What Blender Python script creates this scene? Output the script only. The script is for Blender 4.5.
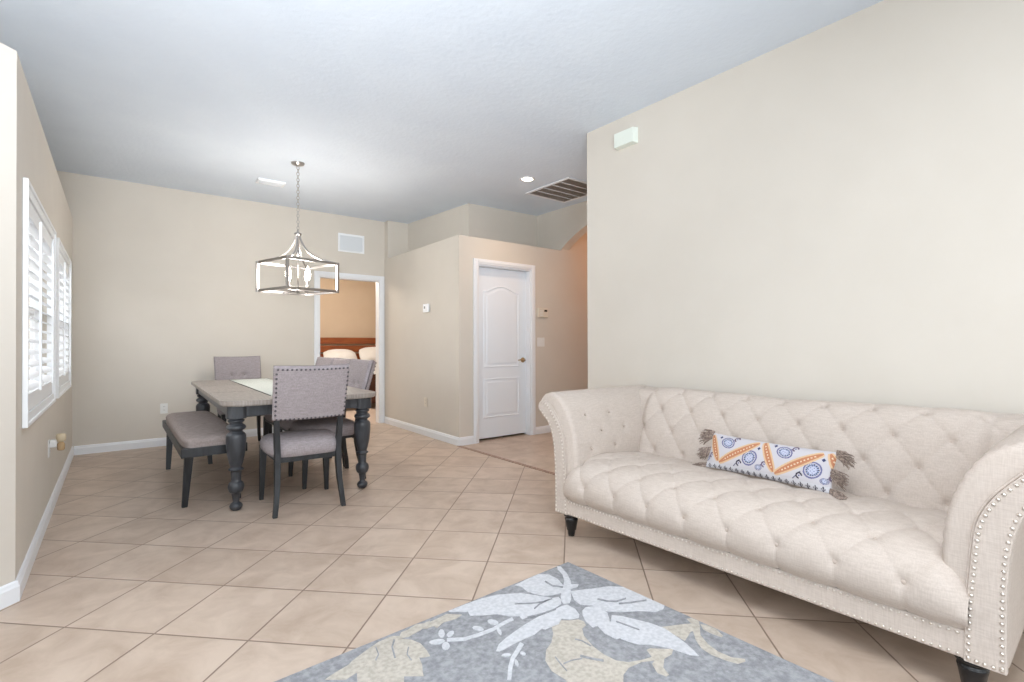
import bpy, bmesh, math, random
from mathutils import Vector, Matrix, noise
from mathutils.geometry import tessellate_polygon
PI = math.pi
R = math.radians
random.seed(7)
scn = bpy.context.scene
for o in list(bpy.data.objects):
    bpy.data.objects.remove(o)

# ------------------------------------------------------------------ camera, light, exposure
EYE = 1.16
FPX = 503.5
yaw, pitch, roll = R(-38.26), R(0.33), R(-0.15)
cam_data = bpy.data.cameras.new('camera')
cam = bpy.data.objects.new('camera', cam_data)
scn.collection.objects.link(cam)
scn.camera = cam
cam_data.sensor_fit = 'HORIZONTAL'
cam_data.sensor_width = 36
cam_data.lens = 36 * FPX / 1024
cam_data.clip_start = 0.02
_f = Vector((-math.sin(yaw) * math.cos(pitch), math.cos(yaw) * math.cos(pitch), math.sin(pitch)))
_r = Vector((math.cos(yaw), math.sin(yaw), 0))
_u = _r.cross(_f)
_r2 = _r * math.cos(roll) + _u * math.sin(roll)
_u2 = -_r * math.sin(roll) + _u * math.cos(roll)
cam.matrix_world = Matrix(((_r2.x, _u2.x, -_f.x, 0), (_r2.y, _u2.y, -_f.y, 0), (_r2.z, _u2.z, -_f.z, EYE), (0, 0, 0, 1)))

scn.view_settings.view_transform = 'Standard'
scn.view_settings.look = 'None'
scn.view_settings.gamma = 1
scn.view_settings.use_curve_mapping = False
scn.view_settings.exposure = 0.06

world = bpy.data.worlds.new('daylight')
scn.world = world
world.use_nodes = True
bg = world.node_tree.nodes['Background']
bg.inputs[0].default_value = (0.86, 0.94, 1.0, 1)
bg.inputs[1].default_value = 1.5


def area_lamp(name, loc, direction, sx, sy, power, col):
    d = bpy.data.lights.new(name, 'AREA')
    d.shape = 'RECTANGLE'
    d.size, d.size_y = sx, sy
    d.energy = power
    d.color = col
    o = bpy.data.objects.new(name, d)
    o.location = loc
    o.rotation_euler = Vector(direction).to_track_quat('-Z', 'Y').to_euler()
    scn.collection.objects.link(o)
    return o


def point_lamp(name, loc, power, col, rad=0.05):
    d = bpy.data.lights.new(name, 'POINT')
    d.energy = power
    d.color = col
    d.shadow_soft_size = rad
    o = bpy.data.objects.new(name, d)
    o.location = loc
    scn.collection.objects.link(o)
    return o


# daylight of the patio doors behind the camera and of the open plan to the left
area_lamp('patio_door_daylight', (-0.2, -2.4, 1.7), (0.05, 1, 0.0), 3.2, 2.2, 42, (0.93, 0.97, 1.0))
area_lamp('open_room_daylight', (-3.4, 0.2, 2.0), (1, 0.35, -0.12), 3.0, 1.8, 44, (1.0, 0.97, 0.91))
# added fill behind the camera, aimed up and forward to brighten the far room
fl = area_lamp('ceiling_bounce_fill', (-0.3, -0.8, 1.5), (0.20, 0.85, 0.52), 0.8, 0.8, 62, (0.90, 0.95, 1.0))
fl.data.spread = R(90)
# added overhead fill, out of view, to brighten sofa seat and right wall
area_lamp('overhead_fill', (0.75, 0.15, 2.93), (0, 0, -1), 0.9, 0.9, 43, (0.97, 0.98, 1.0))
# daylight falling on the two shuttered windows from outside
area_lamp('window_daylight_near', (-1.5, 4.1, 2.4), (1, 0, -0.9), 1.4, 1.2, 40, (0.92, 0.96, 1.0))
area_lamp('window_daylight_far', (-1.5, 5.9, 2.4), (1, 0, -0.9), 1.4, 1.2, 40, (0.92, 0.96, 1.0))


# ------------------------------------------------------------------ helpers


def lin(r, g, b):
    def f(c):
        c /= 255
        return c / 12.92 if c <= 0.04045 else ((c + 0.055) / 1.055) ** 2.4
    return (f(r), f(g), f(b), 1)


def new_mat(name, col, rough=0.6, metal=0.0, emit=None, estr=0.0, spec=None):
    m = bpy.data.materials.new(name)
    m.use_nodes = True
    b = m.node_tree.nodes['Principled BSDF']
    b.inputs['Base Color'].default_value = col
    b.inputs['Roughness'].default_value = rough
    b.inputs['Metallic'].default_value = metal
    if spec is not None:
        b.inputs['Specular IOR Level'].default_value = spec
    if emit:
        b.inputs['Emission Color'].default_value = emit
        b.inputs['Emission Strength'].default_value = estr
    return m


def N(m, typ, **kw):
    n = m.node_tree.nodes.new(typ)
    for k, v in kw.items():
        setattr(n, k, v)
    return n


def L(m, a, b):
    m.node_tree.links.new(a, b)


def bsdf(m):
    return m.node_tree.nodes['Principled BSDF']


def noise_mat(name, c1, c2, scale, rough=0.6, detail=4, bump=0.0, bscale=None, bdist=0.002, stretch=(1, 1, 1), metal=0.0, coord='Object', spec=None, lo=0.35, hi=0.65):
    m = new_mat(name, c1, rough, metal, spec=spec)
    tc = N(m, 'ShaderNodeTexCoord')
    mp = N(m, 'ShaderNodeMapping')
    mp.inputs['Scale'].default_value = stretch
    L(m, tc.outputs[coord], mp.inputs[0])
    nz = N(m, 'ShaderNodeTexNoise')
    nz.inputs['Scale'].default_value = scale
    nz.inputs['Detail'].default_value = detail
    L(m, mp.outputs[0], nz.inputs[0])
    cr = N(m, 'ShaderNodeValToRGB')
    cr.color_ramp.elements[0].position = lo
    cr.color_ramp.elements[1].position = hi
    cr.color_ramp.elements[0].color = c1
    cr.color_ramp.elements[1].color = c2
    L(m, nz.outputs[0], cr.inputs[0])
    L(m, cr.outputs[0], bsdf(m).inputs['Base Color'])
    if bump:
        n2 = N(m, 'ShaderNodeTexNoise')
        n2.inputs['Scale'].default_value = bscale or scale
        n2.inputs['Detail'].default_value = 3
        L(m, mp.outputs[0], n2.inputs[0])
        bp = N(m, 'ShaderNodeBump')
        bp.inputs['Strength'].default_value = bump
        bp.inputs['Distance'].default_value = bdist
        L(m, n2.outputs[0], bp.inputs['Height'])
        L(m, bp.outputs[0], bsdf(m).inputs['Normal'])
    return m


def fabric_mat(name, c1, c2, freq=260, rough=0.9):
    """woven linen: slubs along two directions plus fine weave"""
    m = new_mat(name, c1, rough, spec=0.2)
    tc = N(m, 'ShaderNodeTexCoord')
    outs = []
    for st in ((freq, freq, freq * .09), (freq * .1, freq * .1, freq)):
        mp = N(m, 'ShaderNodeMapping')
        mp.inputs['Scale'].default_value = st
        L(m, tc.outputs['Object'], mp.inputs[0])
        nz = N(m, 'ShaderNodeTexNoise')
        nz.inputs['Scale'].default_value = 1
        nz.inputs['Detail'].default_value = 2
        L(m, mp.outputs[0], nz.inputs[0])
        outs.append(nz.outputs[0])
    ad = N(m, 'ShaderNodeMath', operation='ADD')
    L(m, outs[0], ad.inputs[0])
    L(m, outs[1], ad.inputs[1])
    mr = N(m, 'ShaderNodeMapRange')
    mr.inputs[1].default_value = 0.75
    mr.inputs[2].default_value = 1.25
    L(m, ad.outputs[0], mr.inputs[0])
    mx = N(m, 'ShaderNodeMix', data_type='RGBA')
    mx.inputs[6].default_value = c1
    mx.inputs[7].default_value = c2
    L(m, mr.outputs[0], mx.inputs[0])
    L(m, mx.outputs[2], bsdf(m).inputs['Base Color'])
    bp = N(m, 'ShaderNodeBump')
    bp.inputs['Strength'].default_value = 0.25
    bp.inputs['Distance'].default_value = 0.001
    L(m, ad.outputs[0], bp.inputs['Height'])
    L(m, bp.outputs[0], bsdf(m).inputs['Normal'])
    return m


def link(name, me, mats, parent=None, smooth=False, loc=None):
    if not isinstance(mats, (list, tuple)):
        mats = [mats]
    for m in mats:
        me.materials.append(m)
    if smooth:
        for p in me.polygons:
            p.use_smooth = True
    o = bpy.data.objects.new(name, me)
    scn.collection.objects.link(o)
    if parent:
        o.parent = parent
    if loc:
        o.location = loc
    return o


def obj(name, bm, mats, parent=None, smooth=False, loc=None, bevel=0.0, seg=2):
    bmesh.ops.recalc_face_normals(bm, faces=bm.faces)
    bm.normal_update()
    if smooth:      # outward normals also on shells that are open below
        cen = sum((v.co for v in bm.verts), Vector()) / max(1, len(bm.verts))
        if sum(f.calc_area() * f.normal.dot(f.calc_center_median() - cen) for f in bm.faces) < 0:
            bmesh.ops.reverse_faces(bm, faces=bm.faces[:])
    me = bpy.data.meshes.new(name)
    bm.to_mesh(me)
    bm.free()
    o = link(name, me, mats, parent, smooth, loc)
    if bevel:
        md = o.modifiers.new('bevel', 'BEVEL')
        md.width = bevel
        md.segments = seg
        md.limit_method = 'ANGLE'
        md.angle_limit = R(40)
    return o


def tag(o, label, cat, group=None):
    o['label'] = label
    o['category'] = cat
    if group:
        o['group'] = group
    return o


def empty(name, loc, rz, label, cat, group=None):
    o = bpy.data.objects.new(name, None)
    o.empty_display_size = 0.1
    scn.collection.objects.link(o)
    o.location = loc
    o.rotation_euler = (0, 0, rz)
    return tag(o, label, cat, group)


def structure(o):
    o['kind'] = 'structure'
    return o


def B():
    return bmesh.new()


def box(bm, x0, x1, y0, y1, z0, z1, mi=0, mat=None):
    vs = [bm.verts.new((x, y, z)) for z in (z0, z1) for y in (y0, y1) for x in (x0, x1)]
    if mat:
        for v in vs:
            v.co = mat @ v.co
    for f in ((0, 1, 3, 2), (4, 6, 7, 5), (0, 4, 5, 1), (2, 3, 7, 6), (0, 2, 6, 4), (1, 5, 7, 3)):
        bm.faces.new([vs[i] for i in f]).material_index = mi
    return vs


def hexa(bm, low, high):
    """box between two quads (lists of four points)"""
    a = [bm.verts.new(p) for p in low]
    b = [bm.verts.new(p) for p in high]
    bm.faces.new(a[::-1])
    bm.faces.new(b)
    for i in range(4):
        j = (i + 1) % 4
        bm.faces.new((a[i], a[j], b[j], b[i]))


def quadpost(bm, stations):
    """square post through stations (x, y, z, half_x, half_y)"""
    rings = []
    for x, y, z, hx, hy in stations:
        rings.append([bm.verts.new((x + sx * hx, y + sy * hy, z)) for sx, sy in ((-1, -1), (1, -1), (1, 1), (-1, 1))])
    bm.faces.new(rings[0][::-1])
    bm.faces.new(rings[-1])
    for a, b in zip(rings, rings[1:]):
        for i in range(4):
            j = (i + 1) % 4
            bm.faces.new((a[i], a[j], b[j], b[i]))


def lathe(bm, prof, seg=24, c=(0, 0, 0), cap=True, mat=None):
    rings = []
    for r, z in prof:
        ring = []
        for k in range(seg):
            a = 2 * PI * k / seg
            v = Vector((c[0] + r * math.cos(a), c[1] + r * math.sin(a), c[2] + z))
            ring.append(bm.verts.new(mat @ v if mat else v))
        rings.append(ring)
    for a, b in zip(rings, rings[1:]):
        for i in range(seg):
            j = (i + 1) % seg
            bm.faces.new((a[i], a[j], b[j], b[i]))
    if cap:
        bm.faces.new(rings[0][::-1])
        bm.faces.new(rings[-1])


def tube(bm, pts, rad, seg=8, closed=False, square=False):
    pts = [Vector(p) for p in pts]
    n = len(pts)
    rings = []
    prev = None
    for i in range(n):
        a = pts[i - 1] if (i > 0 or closed) else pts[i]
        b = pts[(i + 1) % n] if (i < n - 1 or closed) else pts[i]
        t = (b - a).normalized()
        if prev is None:
            up = Vector((0, 0, 1)) if abs(t.z) < 0.9 else Vector((1, 0, 0))
            s = t.cross(up).normalized()
        else:
            s = (prev - t * prev.dot(t)).normalized()
        prev = s
        q = t.cross(s)
        r = rad[i] if isinstance(rad, (list, tuple)) else rad
        off = PI / 4 if square else 0
        rings.append([bm.verts.new(pts[i] + (s * math.cos(2 * PI * k / seg + off) + q * math.sin(2 * PI * k / seg + off)) * r) for k in range(seg)])
    m = n if closed else n - 1
    for i in range(m):
        a, b = rings[i], rings[(i + 1) % n]
        for k in range(seg):
            j = (k + 1) % seg
            bm.faces.new((a[k], a[j], b[j], b[k]))
    if not closed:
        bm.faces.new(rings[0][::-1])
        bm.faces.new(rings[-1])


def spline(pts, n, closed=False):
    """Catmull-Rom resample"""
    P = [Vector(p) for p in pts]
    m = len(P)
    segs = m if closed else m - 1
    dense = []
    for i in range(segs):
        p0 = P[(i - 1) % m] if (closed or i > 0) else P[0]
        p1 = P[i]
        p2 = P[(i + 1) % m]
        p3 = P[(i + 2) % m] if (closed or i + 2 < m) else P[-1]
        for k in range(16):
            t = k / 16
            dense.append(0.5 * ((2 * p1) + (p2 - p0) * t + (2 * p0 - 5 * p1 + 4 * p2 - p3) * t * t + (-p0 + 3 * p1 - 3 * p2 + p3) * t ** 3))
    dense.append(P[0].copy() if closed else P[-1])
    d = [0]
    for a, b in zip(dense, dense[1:]):
        d.append(d[-1] + (b - a).length)
    out = []
    tot = d[-1]
    cnt = n if closed else n - 1
    j = 0
    for i in range(n):
        s = tot * i / cnt
        while j < len(d) - 2 and d[j + 1] < s:
            j += 1
        f = (s - d[j]) / max(1e-9, d[j + 1] - d[j])
        out.append(dense[j].lerp(dense[j + 1], min(1, f)))
    return out


def grid(bm, nu, nv, fn, closed_u=False):
    V = [[bm.verts.new(fn(i / (nu if closed_u else nu - 1), j / (nv - 1))) for i in range(nu)] for j in range(nv)]
    for j in range(nv - 1):
        for i in range(nu if closed_u else nu - 1):
            k = (i + 1) % nu
            bm.faces.new((V[j][i], V[j][k], V[j + 1][k], V[j + 1][i]))
    return V


def prism(bm, poly, z0, z1, fn=None, mi=0):
    """extrude 2-D polygon (may be concave); fn maps (u, v, w) to a point"""
    fn = fn or (lambda u, v, w: (u, v, w))
    a = [bm.verts.new(fn(p[0], p[1], z0)) for p in poly]
    b = [bm.verts.new(fn(p[0], p[1], z1)) for p in poly]
    tr = tessellate_polygon([[Vector((p[0], p[1], 0)) for p in poly]])
    for t in tr:
        for ring in (a, b):
            try:
                bm.faces.new([ring[i] for i in t]).material_index = mi
            except ValueError:
                pass
    n = len(poly)
    for i in range(n):
        j = (i + 1) % n
        bm.faces.new((a[i], a[j], b[j], b[i])).material_index = mi


def nail(bm, p, nrm, r=0.0055, h=0.0035):
    q = Vector(nrm).normalized().to_track_quat('Z', 'Y').to_matrix().to_4x4()
    M = Matrix.Translation(p) @ q
    lathe(bm, [(r, 0), (r * .85, h * .55), (r * .45, h * .95), (r * .05, h)], 8, mat=M)


def copy_tree(o, parent=None):
    c = o.copy()
    scn.collection.objects.link(c)
    c.parent = parent
    for ch in list(o.children):
        copy_tree(ch, c)
    return c


# ------------------------------------------------------------------ materials
WALL = (0.65, 0.605, 0.54, 1)
M_wall = noise_mat('tan_wall_paint', WALL, (0.665, 0.62, 0.555, 1), 3, 0.75, bump=0.12, bscale=120, bdist=0.001, spec=0.25)
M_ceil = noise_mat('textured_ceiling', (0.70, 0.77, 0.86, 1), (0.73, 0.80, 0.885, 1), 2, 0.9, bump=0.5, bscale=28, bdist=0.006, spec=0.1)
M_trim = new_mat('white_trim', (0.82, 0.84, 0.87, 1), 0.4)
M_door = new_mat('white_door_paint', (0.82, 0.87, 0.93, 1), 0.45)
M_shut = new_mat('white_shutter', (0.88, 0.90, 0.92, 1), 0.4)
M_plastic = new_mat('white_plastic', (0.80, 0.80, 0.78, 1), 0.35)
M_cream = new_mat('ivory_plastic', (0.72, 0.66, 0.56, 1), 0.4)
M_dark = new_mat('dark_gap', (0.02, 0.018, 0.016, 1), 0.8)
M_brass = new_mat('aged_brass', (0.42, 0.30, 0.16, 1), 0.3, 1.0)
M_nickel = new_mat('brushed_nickel', (0.45, 0.43, 0.42, 1), 0.32, 1.0)
M_glass = new_mat('window_glass', (1, 1, 1, 1), 0.0)
bsdf(M_glass).inputs['Transmission Weight'].default_value = 1
bsdf(M_glass).inputs['IOR'].default_value = 1.02
M_linen = fabric_mat('beige_linen', (0.50, 0.430, 0.378, 1), (0.58, 0.508, 0.452, 1))
M_button = fabric_mat('beige_linen_button', (0.45, 0.37, 0.32, 1), (0.54, 0.46, 0.40, 1))
M_grey = fabric_mat('grey_linen', (0.27, 0.235, 0.24, 1), (0.37, 0.33, 0.34, 1))
M_bench = fabric_mat('taupe_linen', (0.27, 0.225, 0.21, 1), (0.36, 0.305, 0.285, 1))
M_greydk = fabric_mat('grey_button', (0.16, 0.14, 0.14, 1), (0.22, 0.2, 0.2, 1))
M_nail_s = new_mat('silver_nailhead', (0.75, 0.70, 0.64, 1), 0.28, 1.0)
M_nail_d = new_mat('pewter_nailhead', (0.12, 0.11, 0.12, 1), 0.35, 0.9)
M_black = new_mat('black_lacquer', (0.008, 0.008, 0.009, 1), 0.25)
M_ebony = noise_mat('charcoal_stained_wood', (0.012, 0.013, 0.015, 1), (0.026, 0.028, 0.032, 1), 30, 0.42, stretch=(1, 1, .12))
M_char = noise_mat('charcoal_paint', (0.030, 0.032, 0.037, 1), (0.058, 0.062, 0.070, 1), 25, 0.33, stretch=(1, 1, .2))
M_top = noise_mat('weathered_grey_wood', (0.25, 0.215, 0.19, 1), (0.36, 0.315, 0.28, 1), 9, 0.38, detail=6, stretch=(9, .7, 1), bump=0.1, bscale=60)
M_redwood = noise_mat('cherry_wood', (0.22, 0.055, 0.018, 1), (0.34, 0.10, 0.03, 1), 8, 0.35, stretch=(.6, 5, 8))
M_darkwood = noise_mat('dark_bed_wood', (0.05, 0.016, 0.010, 1), (0.08, 0.024, 0.014, 1), 8, 0.4)
M_sheet = noise_mat('white_bedding', (0.84, 0.82, 0.80, 1), (0.90, 0.88, 0.87, 1), 6, 0.9, bump=.2, bscale=20, bdist=.01)
M_bulb = new_mat('lit_bulb', (1, 1, 1, 1), 0.3, emit=(1, 0.93, 0.82, 1), estr=14)
M_can = new_mat('lit_downlight', (1, 1, 1, 1), 0.3, emit=(1, 0.86, 0.66, 1), estr=9)
M_grille = new_mat('grille_louver', (0.50, 0.43, 0.38, 1), 0.6)
M_filter = new_mat('grille_inside', (0.22, 0.18, 0.15, 1), 0.9)


def tile_mat(name, size, ox, oy, ang, grout=0.0032, c1=(0.44, 0.34, 0.265, 1), c2=(0.575, 0.465, 0.38, 1), gl=(0.23, 0.165, 0.125, 1)):
    m = new_mat(name, c1, 0.42, spec=0.35)
    geo = N(m, 'ShaderNodeNewGeometry')
    mp = N(m, 'ShaderNodeMapping')
    mp.vector_type = 'TEXTURE'
    mp.inputs['Location'].default_value = (ox, oy, 0)
    mp.inputs['Rotation'].default_value = (0, 0, ang)
    mp.inputs['Scale'].default_value = (size, size, size)
    L(m, geo.outputs['Position'], mp.inputs[0])
    sp = N(m, 'ShaderNodeSeparateXYZ')
    L(m, mp.outputs[0], sp.inputs[0])
    ds = []
    for k in (0, 1):
        fr = N(m, 'ShaderNodeMath', operation='FRACT')
        L(m, sp.outputs[k], fr.inputs[0])
        sb = N(m, 'ShaderNodeMath', operation='SUBTRACT')
        L(m, fr.outputs[0], sb.inputs[0])
        sb.inputs[1].default_value = 0.5
        ab = N(m, 'ShaderNodeMath', operation='ABSOLUTE')
        L(m, sb.outputs[0], ab.inputs[0])
        ds.append(ab.outputs[0])
    mxm = N(m, 'ShaderNodeMath', operation='MAXIMUM')
    L(m, ds[0], mxm.inputs[0])
    L(m, ds[1], mxm.inputs[1])
    g = N(m, 'ShaderNodeMapRange')
    g.interpolation_type = 'SMOOTHSTEP'
    g.inputs[1].default_value = 0.5 - 1.6 * grout / size
    g.inputs[2].default_value = 0.5 - 0.6 * grout / size
    L(m, mxm.outputs[0], g.inputs[0])
    # per-tile tone
    fl = N(m, 'ShaderNodeVectorMath', operation='FLOOR')
    L(m, mp.outputs[0], fl.inputs[0])
    wn = N(m, 'ShaderNodeTexWhiteNoise')
    wn.noise_dimensions = '2D'
    L(m, fl.outputs[0], wn.inputs[0])
    # clouded marbling, shifted per tile
    ad = N(m, 'ShaderNodeVectorMath', operation='MULTIPLY_ADD')
    L(m, wn.outputs['Color'], ad.inputs[0])
    ad.inputs[1].default_value = (7, 7, 7)
    L(m, mp.outputs[0], ad.inputs[2])
    nz = N(m, 'ShaderNodeTexNoise')
    nz.inputs['Scale'].default_value = 2.2
    nz.inputs['Detail'].default_value = 7
    nz.inputs['Roughness'].default_value = 0.6
    nz.inputs['Distortion'].default_value = 0.5
    L(m, ad.outputs[0], nz.inputs[0])
    ma = N(m, 'ShaderNodeMath', operation='MULTIPLY_ADD')
    L(m, wn.outputs[0], ma.inputs[0])
    ma.inputs[1].default_value = 0.12
    L(m, nz.outputs[0], ma.inputs[2])
    cr = N(m, 'ShaderNodeValToRGB')
    cr.color_ramp.elements[0].position = 0.38
    cr.color_ramp.elements[1].position = 0.72
    cr.color_ramp.elements[0].color = c1
    cr.color_ramp.elements[1].color = c2
    L(m, ma.outputs[0], cr.inputs[0])
    mx = N(m, 'ShaderNodeMix', data_type='RGBA')
    L(m, g.outputs[0], mx.inputs[0])
    L(m, cr.outputs[0], mx.inputs[6])
    mx.inputs[7].default_value = gl
    L(m, mx.outputs[2], bsdf(m).inputs['Base Color'])
    iv = N(m, 'ShaderNodeMath', operation='MULTIPLY_ADD')
    L(m, g.outputs[0], iv.inputs[0])
    iv.inputs[1].default_value = -1
    iv.inputs[2].default_value = 1
    bp = N(m, 'ShaderNodeBump')
    bp.inputs['Strength'].default_value = 0.5
    bp.inputs['Distance'].default_value = 0.002
    L(m, iv.outputs[0], bp.inputs['Height'])
    L(m, bp.outputs[0], bsdf(m).inputs['Normal'])
    return m


TS = 0.4058
_ta = R(-45.1)
# shift by half a tile is inside the shader (FRACT-0.5 peaks at integer lines)
M_tile = tile_mat('diagonal_beige_tile', TS, -0.161, 2.771, _ta)
M_tile_hall = tile_mat('hall_beige_tile', TS, 3.083, 4.885, 0, grout=0.0018, gl=(0.40, 0.30, 0.23, 1))
M_mosaic = noise_mat('brown_mosaic_strip', (0.20, 0.12, 0.085, 1), (0.42, 0.29, 0.22, 1), 55, 0.5, detail=1)

CEIL = 2.975
# ------------------------------------------------------------------ room shell
XL, YB, XR, YRE = -0.353, 7.03, 3.195, 3.0
LEDGE = 2.50
LX, LY = 3.083, 4.885      # corner of the closet block
BLK = 2.41


def shell(name, boxes, m, **kw):
    bm = B()
    for b in boxes:
        box(bm, *b)
    return structure(obj(name, bm, m, **kw))


shell('floor', [(-4, 3.083, -2.5, 7.03, -0.1, 0), (3.083, 3.31, -2.5, 3.0, -0.1, 0), (3.083, 4.84, 4.885, 7.03, -0.1, 0)], M_tile)
shell('floor_hall', [(3.083, 6.6, 3.0, 4.885, -0.1, 0)], M_tile_hall)
shell('floor_bedroom', [(0.8, 5.2, 7.03, 10.6, -0.1, 0)], new_mat('bedroom_floor', (0.62, 0.50, 0.42, 1), 0.5))
shell('trim_threshold', [(3.05, 3.095, 3.0, 4.885, -0.01, 0.004)], M_mosaic)
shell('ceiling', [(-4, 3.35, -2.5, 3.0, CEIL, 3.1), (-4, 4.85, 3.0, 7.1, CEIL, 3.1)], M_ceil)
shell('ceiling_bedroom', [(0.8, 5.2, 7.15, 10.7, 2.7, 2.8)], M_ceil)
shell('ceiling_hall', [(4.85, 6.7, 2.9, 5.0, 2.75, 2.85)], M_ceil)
shell('wall_right', [(XR, 3.31, -2.5, YRE, 0, CEIL)], M_wall)
# back wall with the bedroom doorway
DX0, DX1, DH = 2.185, 3.068, 2.10
shell('wall_back', [(-1.0, DX0, YB, 7.15, 0, CEIL), (DX1, LX + .1, YB, 7.15, 0, CEIL), (DX0, DX1, YB, 7.15, DH, CEIL)], M_wall)
# left wall, two window openings, plant ledge above
W1 = (3.45, 4.80, 0.82, 1.93)
W2 = (5.19, 6.58, 0.82, 1.93)
t0, t1 = XL - .12, XL
shell('wall_left', [(t0, t1, 3.19, W1[0], 0, LEDGE), (t0, t1, W1[1], W2[0], 0, LEDGE), (t0, t1, W2[1], YB, 0, LEDGE)] +
      [(t0, t1, w[0], w[1], 0, w[2]) for w in (W1, W2)] + [(t0, t1, w[0], w[1], w[3], LEDGE) for w in (W1, W2)], M_wall)
bm = B()
d45 = Vector((-1, -1, 0)).normalized()
n45 = Vector((-1, 1, 0)).normalized() * 0.12
a0 = Vector((XL, 3.19, 0))
b0 = a0 + d45 * 1.2
hexa(bm, [a0, b0, b0 + n45, a0 + Vector((-.12, 0.05, 0))], [p + Vector((0, 0, LEDGE)) for p in (a0, b0, b0 + n45, a0 + Vector((-.12, 0.05, 0)))])
M_wallw = M_wall
structure(obj('wall_entry', bm, M_wall))
shell('trim_ledge', [(-0.85, XL - .001, 3.35, YB, LEDGE - .06, LEDGE - .001)], M_wall)
shell('wall_upper', [(-0.97, -0.85, 3.35, YB, LEDGE - .06, CEIL)], M_wall)
# closet block and the recess above it
bm = B()
q4 = [(LX, LY), (LX + .1, LY), (3.24, YB), (3.135, YB)]
hexa(bm, [(p[0], p[1], 0) for p in q4], [(p[0], p[1], BLK) for p in q4])
box(bm, LX + .1, 3.34, LY, LY + .12, 0, BLK)
box(bm, 4.16, 6.7, LY, LY + .12, 0, BLK)
box(bm, 3.34, 4.16, LY, LY + .12, 2.10, BLK)
box(bm, 4.70, 4.84, LY + .12, YB, 0, BLK)
box(bm, LX + .1, 4.7, LY + .12, YB, BLK - .08, BLK)
structure(obj('wall_closet', bm, M_wall))
bm = B()
q4 = [(3.578, 5.43), (3.70, 5.43), (3.60, 7.0), (3.462, 7.0)]
hexa(bm, [(p[0], p[1], BLK) for p in q4], [(p[0], p[1], CEIL) for p in q4])
q4 = [(3.578, 5.43), (4.82, 5.37), (4.82, 5.50), (3.60, 5.56)]
hexa(bm, [(p[0], p[1], BLK) for p in q4], [(p[0], p[1], CEIL) for p in q4])
box(bm, 3.14, 3.56, 6.92, YB + .1, BLK, CEIL)
structure(obj('wall_recess', bm, M_wall))
# hall wall with an arched passage, running towards the camera behind the sofa wall
bm = B()
AX = 4.70
arc = []
y0a, y1a, zs, rise = 3.25, 4.885, 2.43, 0.30
for k in range(25):
    t = k / 24
    arc.append((y1a + (y0a - y1a) * t, zs + rise * math.sin(PI * t) ** 0.9))
poly = [(LY + .5, BLK), (LY + .5, CEIL), (2.2, CEIL), (2.2, 0), (y0a, 0)] + arc[::-1] + [(LY, BLK)]
prism(bm, poly, AX, AX + .14, lambda u, v, w: (w, u, v))
structure(obj('wall_arch', bm, M_wall))
shell('wall_hall', [(3.31, AX, 2.2, 2.3, 0, CEIL), (6.5, 6.62, 2.9, LY, 0, 2.8), (AX + .14, 6.5, 2.9, 3.0, 0, 2.8), (AX + .14, 6.62, LY, LY + .12, BLK, 2.8)], M_wall)
# bedroom shell
shell('wall_bedroom', [(0.8, 5.2, 10.6, 10.7, 0, 2.8), (0.8, 0.9, 7.15, 10.6, 0, 2.8), (5.1, 5.2, 7.15, 10.6, 0, 2.8), (LX + .1, 5.2, 7.05, 7.15, 0, 2.8)],
      noise_mat('bedroom_tan_paint', (0.64, 0.51, 0.38, 1), (0.66, 0.53, 0.40, 1), 3, 0.8))


# baseboards: profile swept along straight runs
def baseboard(name, runs, h=0.095, t=0.016):
    bm = B()
    for run in runs:
        (xa, ya), (xb, yb), (nx, ny) = run[:3]
        ea, eb = run[3:] if len(run) > 3 else (0, 0)
        dl = math.hypot(xb - xa, yb - ya)
        ux, uy = (xb - xa) / dl, (yb - ya) / dl
        pr = [(0, 0), (t, 0), (t, h * .72), (t * .75, h * .8), (t * .6, h * .93), (t * .3, h), (0, h)]
        A = [bm.verts.new((xa + nx * p - ux * ea * p, ya + ny * p - uy * ea * p, z)) for p, z in pr]
        Bv = [bm.verts.new((xb + nx * p + ux * eb * p, yb + ny * p + uy * eb * p, z)) for p, z in pr]
        bm.faces.new(A)
        bm.faces.new(Bv[::-1])
        for i in range(len(pr)):
            j = (i + 1) % len(pr)
            bm.faces.new((A[i], A[j], Bv[j], Bv[i]))
    return structure(obj(name, bm, M_trim))


baseboard('baseboard_left', [((XL, 3.19), (XL, YB), (1, 0), .414, 0)])
baseboard('baseboard_entry', [((XL, 3.19), (XL - .8, 3.19 - .8), (0.7071, -0.7071), .414, 0)])
baseboard('baseboard_back', [((XL + .016, YB), (DX0 - .065, YB), (0, -1))])
baseboard('baseboard_closet', [((3.135, YB), (LX, LY), (-.99971, .0242), 0, 1), ((LX, LY), (3.275, LY), (0, -1), 1, 0), ((4.225, LY), (6.5, LY), (0, -1))])
baseboard('baseboard_right', [((XR, -2.5), (XR, YRE), (-1, 0))])


# door casings
def casing(name, x0, x1, h, y, w=0.062, t=0.018, jamb=0.12):
    bm = B()
    for s in (0, 1):
        xa, xb = (x0 - w, x0) if s == 0 else (x1, x1 + w)
        box(bm, xa, xb, y - t, y + .001, 0, h + w)
        box(bm, xa + w * .3, xb - w * .3, y - t - .006, y - t, 0, h + w * .7)
        jx = (x0 - .001, x0 + .018) if s == 0 else (x1 - .018, x1 + .001)
        box(bm, jx[0], jx[1], y - .004, y + jamb, 0, h)
    box(bm, x0, x1, y - t, y + .001, h, h + w)
    box(bm, x0, x1, y - t - .006, y - t, h + w * .3, h + w * .7)
    box(bm, x0 + .018, x1 - .018, y - .004, y + jamb, h - .018, h)
    return structure(obj(name, bm, M_trim, bevel=.004))


casing('trim_bedroom_door', DX0, DX1, DH, YB)
casing('trim_closet_door', 3.34, 4.16, 2.10, LY)
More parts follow.
